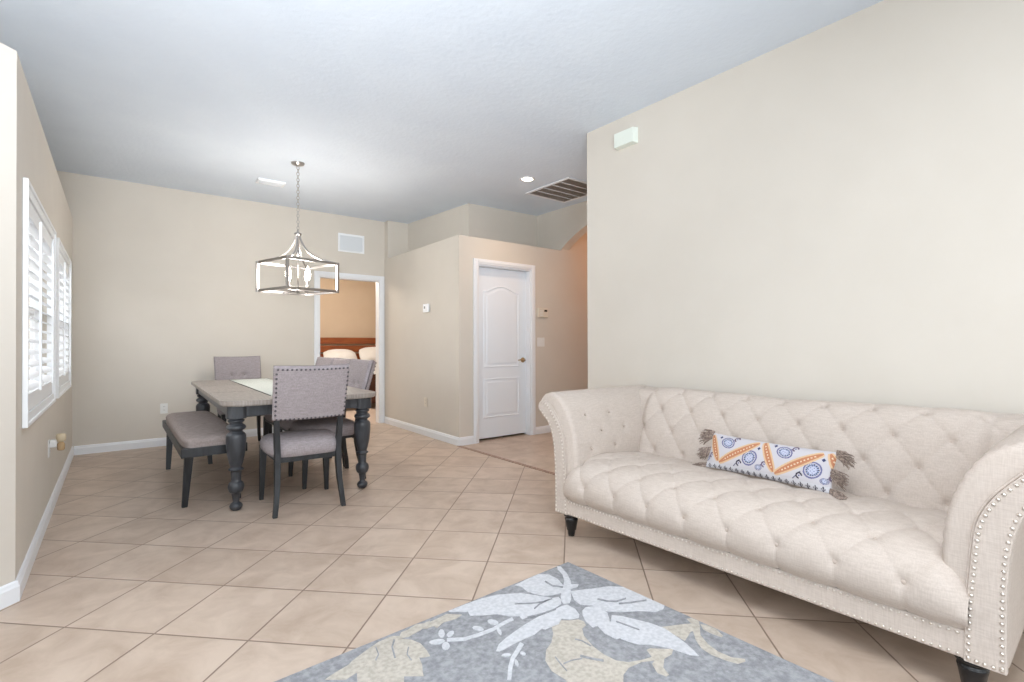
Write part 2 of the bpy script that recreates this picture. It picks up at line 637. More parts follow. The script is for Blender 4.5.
# ------------------------------------------------------------------ closet door
bm = B()
dx0, dx1, dz0, dz1, dy = 3.36, 4.14, 0.025, 2.08, LY + .075
box(bm, dx0, dx1, dy, dy + .038, dz0, dz1)
door = structure(obj('door_1', bm, M_door, bevel=.003))


def arch_outline(xa, xb, za, zb, rise, n=16):
    pts = [(xa, za), (xb, za), (xb, zb)]
    for k in range(1, n):
        t = k / n
        # shoulders then a shallow arch
        s = max(0.0, math.sin(PI * t)) ** 1.6
        pts.append((xb + (xa - xb) * t, zb + rise * s))
    pts.append((xa, zb))
    return pts


def inset(poly, d):
    cx = sum(p[0] for p in poly) / len(poly)
    cz = sum(p[1] for p in poly) / len(poly)
    xs = [p[0] for p in poly]
    zs = [p[1] for p in poly]
    w, h = (max(xs) - min(xs)) / 2, (max(zs) - min(zs)) / 2
    cx, cz = (max(xs) + min(xs)) / 2, (max(zs) + min(zs)) / 2
    return [(cx + (p[0] - cx) * (w - d) / w, cz + (p[1] - cz) * (h - d) / h) for p in poly]


for za, zb, rise in ((0.265, 0.745, 0.0), (0.875, 1.80, 0.075)):
    o1 = arch_outline(dx0 + .115, dx1 - .115, za, zb, rise)
    bm = B()
    rings = [(0, -.0005), (.006, -.007), (.014, -.007), (.022, .004), (.03, .004), (.055, -.005)]
    RV = []
    for d, h in rings:
        RV.append([bm.verts.new((p[0], dy + h - .001, p[1])) for p in inset(o1, d)])
    for a, b in zip(RV, RV[1:]):
        for i in range(len(a)):
            j = (i + 1) % len(a)
            bm.faces.new((a[i], a[j], b[j], b[i]))
    bm.faces.new(RV[-1])
    base = [bm.verts.new((p[0], dy + .004, p[1])) for p in o1]
    for i in range(len(base)):
        j = (i + 1) % len(base)
        bm.faces.new((base[i], RV[0][i], RV[0][j], base[j]))
    obj('door_panel', bm, M_door, door)
bm = B()
hx, hz = 4.085, 0.955
Mh = Matrix.Translation((hx, dy, hz)) @ Matrix.Rotation(PI / 2, 4, 'X')
lathe(bm, [(.032, 0), (.032, .006), (.025, .011), (.012, .014), (.011, .035), (.014, .042)], 20, mat=Mh)
tube(bm, [(hx, dy - .042, hz), (hx - .03, dy - .046, hz + .002), (hx - .07, dy - .044, hz + .004), (hx - .105, dy - .04, hz)], [.011, .010, .008, .006], 10)
obj('door_handle', bm, M_brass, door, smooth=True)
bm = B()
for z in (.25, 1.05, 1.85):
    tube(bm, [(dx0 - .004, dy - .006, z - .045), (dx0 - .004, dy - .006, z + .045)], .006, 8)
obj('door_hinge', bm, M_nickel, door)

# ------------------------------------------------------------------ windows, shutters
for k, w in enumerate((W1, W2), 1):
    y0, y1, z0, z1 = w
    bm = B()
    xg = XL - .09
    for a in ((y0, y0 + .04, z0, z1), (y1 - .04, y1, z0, z1), (y0, y1, z0, z0 + .04), (y0, y1, z1 - .04, z1), (y0, y1, (z0 + z1) / 2 - .018, (z0 + z1) / 2 + .018)):
        box(bm, xg - .02, xg + .02, *a)
    wn_ = structure(obj('window_%d' % k, bm, M_shut, bevel=.003))
    bm = B()
    box(bm, xg - .003, xg + .003, y0 + .03, y1 - .03, z0 + .03, z1 - .03)
    obj('glass_pane', bm, M_glass, wn_)


def shutter(ya, yb, label):
    za, zb = .765, 1.965
    root = empty('plantation_shutter', (XL, (ya + yb) / 2, za), 0, label, 'shutter', 'plantation shutters on the left wall')
    hw, H = (yb - ya) / 2, zb - za
    bm = B()
    fw_, fd = .055, .014
    for a in ((-hw, -hw + fw_, 0, H), (hw - fw_, hw, 0, H), (-hw + fw_, hw - fw_, 0, fw_), (-hw + fw_, hw - fw_, H - fw_, H)):
        box(bm, 0.0005, fd, *a)
    for a in ((-hw - .008, -hw + .012, -.008, H + .008), (hw - .012, hw + .008, -.008, H + .008), (-hw, hw, -.008, .012), (-hw, hw, H - .012, H + .008)):
        box(bm, 0.0005, fd + .008, *a)
    obj('frame', bm, M_shut, root, bevel=.003)
    iw = hw - fw_
    for s in (-1, 1):
        pa, pb = (-iw + .002, -.002) if s < 0 else (.002, iw - .002)
        bm = B()
        st, rl = .045, .085
        x0, x1 = -.020, .006
        zt = H - fw_ - .003
        zb_ = fw_ + .003
        box(bm, x0, x1, pa, pa + st, zb_, zt)
        box(bm, x0, x1, pb - st, pb, zb_, zt)
        box(bm, x0, x1, pa + st, pb - st, zb_, zb_ + rl)
        box(bm, x0, x1, pa + st, pb - st, zt - rl, zt)
        p = obj('shutter_panel', bm, M_shut, root, bevel=.002)
        bm = B()
        n = 15
        zz0, zz1 = zb_ + rl + .035, zt - rl - .035
        for i in range(n):
            zc = zz0 + (zz1 - zz0) * i / (n - 1)
            M = Matrix.Translation((-.007, (pa + pb) / 2, zc)) @ Matrix.Rotation(R(24), 4, 'Y')
            w2 = .034
            prof = [(-w2, 0), (-w2 * .5, .0045), (0, .0055), (w2 * .5, .0045), (w2, 0), (w2 * .5, -.0045), (0, -.0055), (-w2 * .5, -.0045)]
            ly = (pb - pa) / 2 - st - .001
            A = [bm.verts.new(M @ Vector((x, -ly, z))) for x, z in prof]
            C = [bm.verts.new(M @ Vector((x, ly, z))) for x, z in prof]
            bm.faces.new(A)
            bm.faces.new(C[::-1])
            for q in range(8):
                j = (q + 1) % 8
                bm.faces.new((A[q], A[j], C[j], C[q]))
        obj('louvers', bm, M_shut, p)
        bm = B()
        box(bm, .026, .036, (pa + pb) / 2 - .006, (pa + pb) / 2 + .006, zz0 - .03, zz1 + .05)
        obj('tilt_rod', bm, M_shut, p)
    return root


shutter(3.385, 4.865, 'white plantation shutter on the left wall, the one nearer the camera')
shutter(5.115, 6.48, 'white plantation shutter on the left wall, the one nearer the dining corner')
# ground and a tan garden wall outside the windows
shell('floor_patio', [(-6, -0.85, 1.5, 9, -0.2, -0.1)], new_mat('patio_paving', (0.55, 0.42, 0.30, 1), 0.8))
shell('wall_garden', [(-3.6, -3.45, 1.5, 9, -0.1, 1.5)], new_mat('garden_wall_stucco', (0.62, 0.42, 0.27, 1), 0.9))


# ------------------------------------------------------------------ ceiling and wall fittings
def placed(name, bm, m, loc, label, cat, **kw):
    """a one-mesh thing whose vertices are given in world space; origin moved to loc"""
    loc = Vector(loc)
    for v in bm.verts:
        v.co -= loc
    o = obj(name, bm, m, None, loc=loc, **kw)
    return tag(o, label, cat)


# return grille
gx0, gx1, gy0, gy1 = 3.87, 4.52, 3.905, 4.64
root = empty('return_air_grille', ((gx0 + gx1) / 2, (gy0 + gy1) / 2, CEIL), 0, 'large return air grille with brown louvers on the ceiling by the hall', 'air vent')
hx_, hy_ = (gx1 - gx0) / 2, (gy1 - gy0) / 2
bm = B()
for a in ((-hx_, -hx_ + .03, -hy_, hy_), (hx_ - .03, hx_, -hy_, hy_), (-hx_ + .03, hx_ - .03, -hy_, -hy_ + .03), (-hx_ + .03, hx_ - .03, hy_ - .03, hy_)):
    box(bm, *a, -.012, -.0005)
for k in range(1, 5):
    y = -hy_ + .03 + (2 * hy_ - .06) * k / 5
    box(bm, -hx_ + .03, hx_ - .03, y - .006, y + .006, -.011, -.0005)
obj('frame', bm, M_trim, root, bevel=.002)
bm = B()
box(bm, -hx_ + .03, hx_ - .03, -hy_ + .03, hy_ - .03, -.0025, -.0006)
obj('filter', bm, M_filter, root)
bm = B()
n = 40
for k in range(n):
    x = -hx_ + .035 + (2 * hx_ - .07) * k / (n - 1)
    hexa(bm, [(x - .004, -hy_ + .03, -.010), (x - .002, -hy_ + .03, -.010), (x - .002, hy_ - .03, -.010), (x - .004, hy_ - .03, -.010)],
         [(x + .003, -hy_ + .03, -.003), (x + .005, -hy_ + .03, -.003), (x + .005, hy_ - .03, -.003), (x + .003, hy_ - .03, -.003)])
obj('louvers', bm, M_grille, root)

# recessed light
cx_, cy_ = 3.563, 4.238
root = empty('recessed_ceiling_light', (cx_, cy_, CEIL), 0, 'round lit recessed downlight in the ceiling beside the return air grille', 'ceiling light')
bm = B()
lathe(bm, [(.062, -.001), (.062, -.004), (.078, -.006), (.088, -.003), (.088, -.0005), (.062, -.0005)], 32, cap=False)
obj('trim_ring', bm, M_trim, root, smooth=True)
bm = B()
lathe(bm, [(.0615, -.0006), (.060, -.003), (.03, -.005), (.002, -.0055)], 32)
obj('bulb', bm, M_can, root, smooth=True)
sp = bpy.data.lights.new('downlight_beam', 'SPOT')
sp.energy = 38
sp.color = (1, 0.68, 0.44)
sp.spot_size = R(150)
sp.spot_blend = 1
sp.shadow_soft_size = .06
so = bpy.data.objects.new('downlight_beam', sp)
so.location = (cx_, cy_, CEIL - .02)
scn.collection.objects.link(so)
point_lamp('hall_fill', (5.6, 3.9, 2.5), 12, (1, 0.40, 0.14), .12)  # added warm fill to brown the passage beyond the arch, no fixture there
point_lamp('bedroom_fill', (2.6, 8.4, 2.45), 95, (1, 0.88, 0.74), .25)  # added fill to light the bedroom through the doorway, no fixture there

# ceiling register
bm = B()
vx, vy, va = 1.36, 6.06, 0
box(bm, vx - .14, vx + .14, vy - .075, vy + .075, CEIL - .022, CEIL - .0005)
for k in range(5):
    y = vy - .05 + .025 * k
    hexa(bm, [(vx - .12, y - .010, CEIL - .030), (vx + .12, y - .010, CEIL - .030), (vx + .12, y - .007, CEIL - .030), (vx - .12, y - .007, CEIL - .030)],
         [(vx - .12, y - .002, CEIL - .021), (vx + .12, y - .002, CEIL - .021), (vx + .12, y + .002, CEIL - .021), (vx - .12, y + .002, CEIL - .021)])
placed('ceiling_register', bm, M_shut, (vx, vy, CEIL), 'small white air register on the ceiling behind the chandelier chain', 'air vent', bevel=.002)

# wall return vent on the back wall
x0, x1, z0, z1 = 2.448, 2.825, 2.463, 2.722
root = empty('wall_vent', ((x0 + x1) / 2, YB, z0), 0, 'white louvered vent on the back wall above the bedroom doorway', 'air vent')
w, h = (x1 - x0) / 2, z1 - z0
bm = B()
for a in ((-w, -w + .025, 0, h), (w - .025, w, 0, h), (-w + .025, w - .025, 0, .025), (-w + .025, w - .025, h - .025, h)):
    box(bm, a[0], a[1], -.012, -.0005, a[2], a[3])
obj('frame', bm, M_shut, root, bevel=.002)
bm = B()
box(bm, -w + .025, w - .025, -.003, -.0006, .025, h - .025)
for k in range(15):
    z = .032 + (h - .064) * k / 14
    hexa(bm, [(-w + .025, -.010, z - .006), (w - .025, -.010, z - .006), (w - .025, -.009, z - .004), (-w + .025, -.009, z - .004)],
         [(-w + .025, -.003, z + .004), (w - .025, -.003, z + .004), (w - .025, -.002, z + .006), (-w + .025, -.002, z + .006)])
obj('louvers', bm, new_mat('vent_louver', (.82, .85, .88, 1), .5), root)

# door chime box on the sofa wall
bm = B()
y0, y1, z0, z1 = 2.46, 2.66, 2.722, 2.845
hexa(bm, [(XR - .0005, y0, z0), (XR - .0005, y1, z0), (XR - .0005, y1, z1), (XR - .0005, y0, z1)],
     [(XR - .052, y0 + .012, z0 + .006), (XR - .052, y1 - .004, z0 + .006), (XR - .052, y1 - .004, z1 - .006), (XR - .052, y0 + .012, z1 - .006)])
for k in range(6):
    y = y0 + .05 + .022 * k
    box(bm, XR - .0535, XR - .0515, y, y + .004, z0 + .02, z0 + .045)
placed('door_chime', bm, new_mat('chime_plastic', (.78, .83, .76, 1), .5), (XR, (y0 + y1) / 2, z0), 'white door chime box high on the wall above the sofa', 'door chime', bevel=.004)


def wall_frame(origin, nrm):
    """matrix: local x along wall, y up, z out of wall"""
    n = Vector(nrm).normalized()
    up = Vector((0, 0, 1))
    x = up.cross(n)
    return Matrix(((x.x, 0, n.x, origin[0]), (x.y, 0, n.y, origin[1]), (0, 1, 0, origin[2]), (0, 0, 0, 1)))


def rounded(w, h, r, n=4):
    pts = []
    for cx, cy, a0 in ((w - r, h - r, 0), (-w + r, h - r, 90), (-w + r, -h + r, 180), (w - r, -h + r, 270)):
        for k in range(n + 1):
            a = R(a0 + 90 * k / n)
            pts.append((cx + r * math.cos(a), cy + r * math.sin(a)))
    return pts


def outlet(origin, nrm, label, mat=None, kind='outlet'):
    M = wall_frame(origin, nrm)
    root = empty('wall_outlet' if kind == 'outlet' else 'light_switch', origin, 0, label, 'outlet' if kind == 'outlet' else 'light switch')
    M = Matrix.Translation(-Vector(origin)) @ M
    w = .036 if kind == 'outlet' else .062
    bm = B()
    prism(bm, rounded(w, .058, .006), .0005, .006, lambda u, v, q: M @ Vector((u, v, q)))
    obj('cover_plate', bm, mat or M_plastic, root, bevel=.002)
    if kind == 'outlet':
        for s in (-1, 1):
            bm = B()
            prism(bm, rounded(.017, .014, .009), .006, .0085, lambda u, v, q: M @ Vector((u, v + s * .02, q)))
            rc = obj('receptacle', bm, mat or M_plastic, root)
            bm = B()
            for u in (-.006, .006):
                box(bm, u - .0012, u + .0012, s * .02 - .002, s * .02 + .007, .0084, .0088, mat=M)
            obj('slot', bm, M_dark, rc)
    else:
        for s in (-1, 1):
            bm = B()
            prism(bm, rounded(.017, .033, .003), .006, .009, lambda u, v, q: M @ Vector((u + s * .026, v, q)))
            obj('rocker', bm, mat or M_plastic, root, bevel=.001)
    return root


outlet((0.444, YB, 0.428), (0, -1, 0), 'white double outlet on the back wall left of the bench')
outlet((LX, 5.665, 0.43), (-1, 0, 0), 'ivory outlet low on the closet wall beside the bedroom doorway', M_cream)
outlet((4.325, LY, 1.183), (0, -1, 0), 'white double rocker light switch right of the closet door', kind='switch')
outlet((XL, 4.62, 0.46), (1, 0, 0), 'white outlet low on the left wall below the shutters, air freshener plugged in')

# plug-in air freshener
root = empty('air_freshener', (XL + .009, 4.70, 0.43), 0, 'white plug-in air freshener with amber oil bottle in the left wall outlet', 'air freshener')
bm = B()
prism(bm, rounded(.026, .026, .012), 0.0, .034, lambda u, v, q: (q, u - .07, v + .06))
obj('housing', bm, M_plastic, root, bevel=.005, smooth=False)
bm = B()
lathe(bm, [(.014, -.005), (.02, 0), (.021, .035), (.016, .048), (.010, .052)], 16, c=(.055, -.07, .015))
obj('oil_bottle', bm, new_mat('amber_oil', (.50, .34, .18, 1), .12), root, smooth=True)
bm = B()
lathe(bm, [(.012, .052), (.024, .058), (.027, .075), (.027, .098), (.020, .108)], 16, c=(.055, -.07, .015))
obj('cap', bm, new_mat('beige_cap', (.62, .52, .36, 1), .4), root, smooth=True)

# thermostat
root = empty('thermostat', (LX, 5.63, 1.56), 0, 'small white thermostat on the closet wall facing the dining table', 'thermostat')
bm = B()
box(bm, -.028, -.0005, -.065, .065, 0, .105)
obj('housing', bm, M_shut, root, bevel=.008, seg=3)
bm = B()
box(bm, -.0295, -.028, .0, .035, .045, .075)
obj('screen', bm, new_mat('lcd_grey', (.28, .29, .30, 1), .2), root)

# alarm keypad
root = empty('alarm_keypad', (4.35, LY, 1.50), 0, 'ivory alarm keypad above the light switch right of the closet door', 'alarm keypad')
bm = B()
box(bm, -.085, .085, -.028, -.0005, 0, .125)
obj('housing', bm, M_cream, root, bevel=.008, seg=3)
bm = B()
box(bm, .015, .065, -.0295, -.028, .075, .10)
obj('screen', bm, M_dark, root)
bm = B()
for i in range(3):
    for j in range(4):
        box(bm, -.06 + .02 * i, -.047 + .02 * i, -.0305, -.028, .02 + .02 * j, .031 + .02 * j)
obj('keys', bm, M_plastic, root)

# ------------------------------------------------------------------ chandelier
CHX, CHY = 1.435, 5.27
root = empty('lantern_chandelier', (CHX, CHY, 1.68), 0, 'brushed nickel open box lantern chandelier hanging over the dining table', 'chandelier')
Z0 = 1.68
bm = B()
lathe(bm, [(.004, -.035), (.012, -.034), (.02, -.026), (.055, -.018), (.062, -.010), (.064, -.001)], 28, c=(0, 0, CEIL - Z0))
obj('canopy', bm, M_nickel, root, smooth=True)
bm = B()
ztop, zbot = CEIL - Z0 - .035, .60
n = 22
for k in range(n):
    zc = zbot + (ztop - zbot) * (k + .5) / n
    hl = (ztop - zbot) / n * .62
    pts = []
    for q in range(12):
        a = 2 * PI * q / 12
        w_ = .0125 * math.cos(a)
        z_ = hl * math.sin(a)
        pts.append((w_, 0, zc + z_) if k % 2 else (0, w_, zc + z_))
    tube(bm, pts, .0026, 6, closed=True)
obj('chain', bm, M_nickel, root, smooth=True)
cang = R(241)
RC = .38
cor = [Vector((RC * math.cos(cang + k * PI / 2), RC * math.sin(cang + k * PI / 2), 0)) for k in range(4)]
zt_, zb_ = .292, .012
bm = B()


def bar(bm, a, b, w, h):
    a, b = Vector(a), Vector(b)
    t = (b - a).normalized()
    up = Vector((0, 0, 1)) if abs(t.z) < .9 else Vector((math.cos(cang), math.sin(cang), 0))
    s = t.cross(up).normalized() * w / 2
    u_ = s.cross(t).normalized() * h / 2
    hexa(bm, [a - s - u_, a + s - u_, a + s + u_, a - s + u_], [b - s - u_, b + s - u_, b + s + u_, b - s + u_])


for k in range(4):
    a, b = cor[k], cor[(k + 1) % 4]
    for z in (zb_, zt_):
        bar(bm, a + Vector((0, 0, z)), b + Vector((0, 0, z)), .012, .026)
    M = Matrix.Translation(a) @ Matrix.Rotation(cang + PI / 4, 4, 'Z')
    box(bm, -.012, .012, -.012, .012, zb_ - .013, zt_ + .013, mat=M)
obj('cage', bm, M_nickel, root, bevel=.002)
for k in range(4):
    d = cor[k].normalized()
    pts = spline([d * .012 + Vector((0, 0, .585)), d * .03 + Vector((0, 0, .52)), d * .085 + Vector((0, 0, .42)), d * .18 + Vector((0, 0, .35)), d * .30 + Vector((0, 0, .312)), d * .372 + Vector((0, 0, .298))], 18)
    bm = B()
    tube(bm, pts, .010, 4, square=True)
    obj('arm', bm, M_nickel, root)
bm = B()
lathe(bm, [(.006, .565), (.03, .570), (.034, .580), (.034, .590), (.02, .597), (.008, .605)], 20)
tube(bm, [(.011 * math.cos(a), 0, .612 + .011 * math.sin(a)) for a in [2 * PI * q / 14 for q in range(14)]], .0025, 6, closed=True)
obj('hub', bm, M_nickel, root, smooth=True)
bm = B()
tube(bm, [(0, 0, .57), (0, 0, .015)], .006, 10)
lathe(bm, [(.004, -.02), (.012, -.012), (.016, 0), (.024, .012), (.024, .028), (.01, .036)], 18)
lathe(bm, [(.006, .36), (.016, .365), (.020, .39), (.012, .42), (.006, .43)], 16)
obj('stem', bm, M_nickel, root, smooth=True)
bm = B()
for k in range(2):
    mid = (cor[k] + cor[(k + 1) % 4]) / 2
    bar(bm, mid + Vector((0, 0, zb_)), -mid + Vector((0, 0, zb_)), .010, .012)
obj('cross_bar', bm, M_nickel, root)
for k in range(4):
    a = cang + PI / 4 + k * PI / 2 + .25
    px, py = .125 * math.cos(a), .125 * math.sin(a)
    bm = B()
    tube(bm, spline([(0, 0, .02), (px * .5, py * .5, .014), (px * .9, py * .9, .024), (px, py, .05)], 10), .005, 8)
    lathe(bm, [(.012, .045), (.020, .05), (.021, .056), (.0115, .058), (.0115, .115), (.010, .118)], 16, c=(px, py, 0))
    s_ = obj('socket', bm, M_nickel, root, smooth=True)
    bm = B()
    lathe(bm, [(.010, .118), (.013, .125), (.024, .150), (.028, .172), (.025, .195), (.016, .222), (.007, .245), (.002, .256)], 18, c=(px, py, 0))
    obj('bulb', bm, M_bulb, s_, smooth=True)
point_lamp('chandelier_light', (CHX, CHY, Z0 + .2), 42, (1, .93, .84), .15)

# ------------------------------------------------------------------ dining table
TX, TY = 1.150, 5.10
HW, Y0t, Y1t = .555, -1.28, 1.20
root = empty('dining_table', (TX, TY, 0), R(-1.5), 'long farmhouse dining table with grey top and turned charcoal legs', 'table')


def top_outline(hw, ya, yb, r=.13, c=.035, n=8):
    """rounded corners with a little shoulder before each curve"""
    pts = []
    for sx, sy in ((1, 1), (-1, 1), (-1, -1), (1, -1)):
        ye = yb if sy > 0 else ya
        cx, cy = sx * (hw - r), ye - sy * r
        seq = [(cx + sx * r * math.cos(R(90 * k / n)), cy + sy * r * math.sin(R(90 * k / n))) for k in range(n + 1)]
        if sx * sy < 0:
            seq = seq[::-1]
        pts += seq
    return pts


bm = B()
prism(bm, top_outline(HW, Y0t, Y1t), .744, .774)
prism(bm, top_outline(HW - .012, Y0t + .012, Y1t - .012), .736, .7445)
tt = obj('tabletop', bm, M_top, root, bevel=.006, seg=3)
bm = B()
bm.free()
for y in (Y0t + .82, Y1t - .82):
    bm = B()
    box(bm, -HW + .008, HW - .008, y - .001, y + .001, .7735, .7744)
    obj('leaf_seam', bm, M_dark, tt)
lx, lya, lyb = .452, -1.135, 1.04
bm = B()
az0, az1 = .655, .7365
box(bm, -lx + .03, lx - .03, lya - .045, lya - .02, az0, az1)
box(bm, -lx + .03, lx - .03, lyb + .02, lyb + .045, az0, az1)
box(bm, -lx - .045, -lx - .02, lya + .03, lyb - .03, az0, az1)
box(bm, lx + .02, lx + .045, lya + .03, lyb - .03, az0, az1)
obj('apron', bm, M_char, root, bevel=.003)
prof = [(.012, 0), (.030, .004), (.042, .020), (.045, .034), (.036, .048), (.022, .058), (.024, .075), (.028, .10), (.034, .118), (.046, .128), (.054, .150), (.055, .168), (.047, .188), (.036, .196), (.033, .212), (.036, .245), (.038, .268), (.050, .274), (.052, .282), (.038, .292), (.048, .325), (.060, .38), (.066, .43), (.069, .475), (.068, .505), (.058, .522), (.044, .532), (.046, .540), (.062, .550), (.068, .562), (.060, .576), (.046, .584), (.044, .592), (.056, .600), (.058, .610), (.044, .618), (.048, .626)]
for sx in (-1, 1):
    for yy in (lya, lyb):
        bm = B()
        dense = spline([(r_, 0, z_) for r_, z_ in prof], 110)
        lathe(bm, [(p.x * .93, p.z * 1.035) for p in dense], 28, c=(sx * lx, yy, 0))
        lg = obj('leg', bm, M_char, root, smooth=True)
        bm = B()
        prism(bm, rounded(.062, .062, .03 if True else 0, 5), .646, .7362, lambda u, v, q: (u + sx * lx, v + yy, q))
        obj('leg_block', bm, M_char, lg, bevel=.002)

# table runner lying on the table
bm = B()
root = None
rx0, rx1, ry0, ry1 = -.20, .17, -1.02, 1.10
prism(bm, [(rx0, ry0), (rx1, ry0), (rx1, ry1), (rx0, ry1)], 0, .003)
nf = 60
for k in range(nf):
    y = ry0 + (ry1 - ry0) * (k + .5) / nf
    for xe, s in ((rx0, -1), (rx1, 1)):
        box(bm, min(xe, xe + s * .008), max(xe, xe + s * .008), y - .009, y + .009, 0, .003, mi=1)
M_run = new_mat('white_lattice_cloth', (.7, .7, .64, 1), .9)
tc = N(M_run, 'ShaderNodeTexCoord')
mp = N(M_run, 'ShaderNodeMapping')
mp.inputs['Rotation'].default_value = (0, 0, PI / 4)
mp.inputs['Scale'].default_value = (22, 22, 22)
L(M_run, tc.outputs['Object'], mp.inputs[0])
vo = N(M_run, 'ShaderNodeTexVoronoi')
vo.feature = 'DISTANCE_TO_EDGE'
vo.inputs['Scale'].default_value = 1
vo.inputs['Randomness'].default_value = 0.15
L(M_run, mp.outputs[0], vo.inputs[0])
cr = N(M_run, 'ShaderNodeValToRGB')
cr.color_ramp.elements[0].position = .05
cr.color_ramp.elements[1].position = .13
cr.color_ramp.elements[0].color = (.76, .77, .72, 1)
cr.color_ramp.elements[1].color = (.52, .55, .50, 1)
L(M_run, vo.outputs[0], cr.inputs[0])
L(M_run, cr.outputs[0], bsdf(M_run).inputs['Base Color'])
o = obj('table_runner', bm, [M_run, M_ebony], None, loc=(TX, TY, .7748))
o.rotation_euler = (0, 0, R(-1.5))
tag(o, 'white lattice patterned runner with dark edge stitching on the dining table', 'table runner')


# ------------------------------------------------------------------ dining chairs
def make_chair():
    root = empty('dining_chair', (0, 0, 0), 0, '', 'chair', 'grey upholstered dining chairs')
    # seat cushion
    bm = B()
    def seat(u, v):
        # v 0..1 from bottom rim over the crown
        a = 2 * PI * u
        ca, sa = math.cos(a), math.sin(a)
        e = .42
        x = math.copysign(abs(ca) ** e, ca)
        y = math.copysign(abs(sa) ** e, sa)
        prof_ = [(.96, .388), (1.01, .41), (1.015, .445), (.97, .475), (.88, .492), (.7, .502), (.4, .508), (.12, .510), (.001, .510)]
        t = v * (len(prof_) - 1)
        i = min(int(t), len(prof_) - 2)
        f = t - i
        r_ = prof_[i][0] * (1 - f) + prof_[i + 1][0] * f
        z_ = prof_[i][1] * (1 - f) + prof_[i + 1][1] * f
        hw = .235 + .03 * (y * .5 + .5)
        return (x * r_ * hw, .02 + y * r_ * .245, z_)
    grid(bm, 64, 17, seat, closed_u=True)
    obj('seat', bm, M_grey, root, smooth=True)
    bm = B()
    hexa(bm, [(-.205, -.195, 0.35), (.205, -.195, .35), (.205, -.17, .35), (-.205, -.17, .35)], [(-.205, -.195, .425), (.205, -.195, .425), (.205, -.17, .425), (-.205, -.17, .425)])
    hexa(bm, [(-.225, .225, .365), (.225, .225, .365), (.225, .25, .365), (-.225, .25, .365)], [(-.225, .225, .412), (.225, .225, .412), (.225, .25, .412), (-.225, .25, .412)])
    for s in (-1, 1):
        a = [(s * .195, -.18), (s * .215, -.18), (s * .235, .235), (s * .212, .235)]
        hexa(bm, [(p[0], p[1], .365) for p in a], [(p[0], p[1], .412) for p in a])
    obj('seat_frame', bm, M_ebony, root)
    for s in (-1, 1):
        bm = B()
        quadpost(bm, [(s * .236, .245, 0, .014, .014), (s * .226, .232, .37, .024, .024), (s * .226, .232, .41, .024, .024)])
        obj('leg', bm, M_ebony, root, bevel=.003)
        bm = B()
        quadpost(bm, [(s * .226, -.248, 0, .015, .016), (s * .216, -.238, .09, .016, .018), (s * .207, -.214, .2, .017, .021), (s * .203, -.198, .32, .019, .025), (s * .203, -.194, .42, .019, .026), (s * .207, -.205, .52, .018, .023), (s * .212, -.228, .66, .017, .019), (s * .215, -.27, .80, .015, .014)])
        obj('leg', bm, M_ebony, root, bevel=.003)
    # backrest: padded slab, slightly raked and curved
    tilt = R(16)
    bw, bh, bt = .244, .388, .03
    MB_ = Matrix.Translation((0, -.222, .648)) @ Matrix.Rotation(tilt, 4, 'X')

    def bk(u, v, side):
        x = (u - .5) * 2
        z = v
        ex = 1 - abs(x) ** 10 * .0
        edge = min(1, (1 - abs(x)) / .06, (1 - abs(2 * z - 1)) / .08)
        edge = math.sqrt(max(0, 1 - (1 - max(0, edge)) ** 2))
        th = bt * edge
        cv = .02 * (1 - x * x)
        y = -cv + side * th
        if side > 0:
            y += .006
            for bx in (-.28, .28):
                d2 = ((x - bx) * bw) ** 2 + ((z - .42) * bh) ** 2
                y -= .016 * math.exp(-d2 / .0006)
            y -= .006 * math.exp(-((z - .42) * bh) ** 2 / .00008) * (1 if abs(x) < .3 else 0)
        return MB_ @ Vector((x * bw * (1 + .03 * (z - .5)), y, z * bh))
    bm = B()
    F = grid(bm, 49, 33, lambda u, v: bk(u, v, 1))
    K_ = grid(bm, 49, 33, lambda u, v: bk(u, v, -1))
    bmesh.ops.remove_doubles(bm, verts=bm.verts, dist=.0005)
    back = obj('backrest', bm, M_grey, root, smooth=True)
    for bx in (-.28, .28):
        p = bk((bx + 1) / 2, .42, 1)
        bm = B()
        nail(bm, p, MB_.to_3x3() @ Vector((0, 1, 0)), .011, .006)
        obj('button', bm, M_greydk, back, smooth=True)
    bm = B()
    pts = []
    nx, nz = 17, 12
    for k in range(nx):
        t = .045 + .91 * k / (nx - 1)
        pts += [(t, .955), (t, .045)]
    for k in range(1, nz - 1):
        t = .045 + .91 * k / (nz - 1)
        pts += [(.03, t), (.97, t)]
    for u, v in pts:
        nail(bm, bk(u, v, -1), MB_.to_3x3() @ Vector((0, -1, 0)), .0080, .0045)
    obj('nailhead_trim', bm, M_nail_d, back, smooth=True)
    return root


chair = make_chair()
spots = [
    (1.082, 3.865, R(-3.5), 'grey dining chair at the near end of the table, nailhead-trimmed back to the camera'),
    (1.450, 4.445, R(88), 'grey tufted dining chair on the right of the table, the one nearest the camera'),
    (1.475, 4.97, R(89), 'grey tufted dining chair in the middle of the three right of the table'),
    (1.475, 5.50, R(90), 'grey tufted dining chair on the right of the table, the one farthest from the camera'),
    (1.145, 6.40, R(180), 'grey dining chair facing the camera at the far end of the table'),
]
for i, (x, y, a, lab) in enumerate(spots):
    c = chair if i == 0 else copy_tree(chair)
    c.location = (x, y, 0)
    c.rotation_euler = (0, 0, a)
    c['label'] = lab

# ------------------------------------------------------------------ bench
root = empty('dining_bench', (.562, 4.98, 0), 0, 'long grey upholstered bench with charcoal legs along the left of the table', 'bench')
bhw, bhl = .205, .865


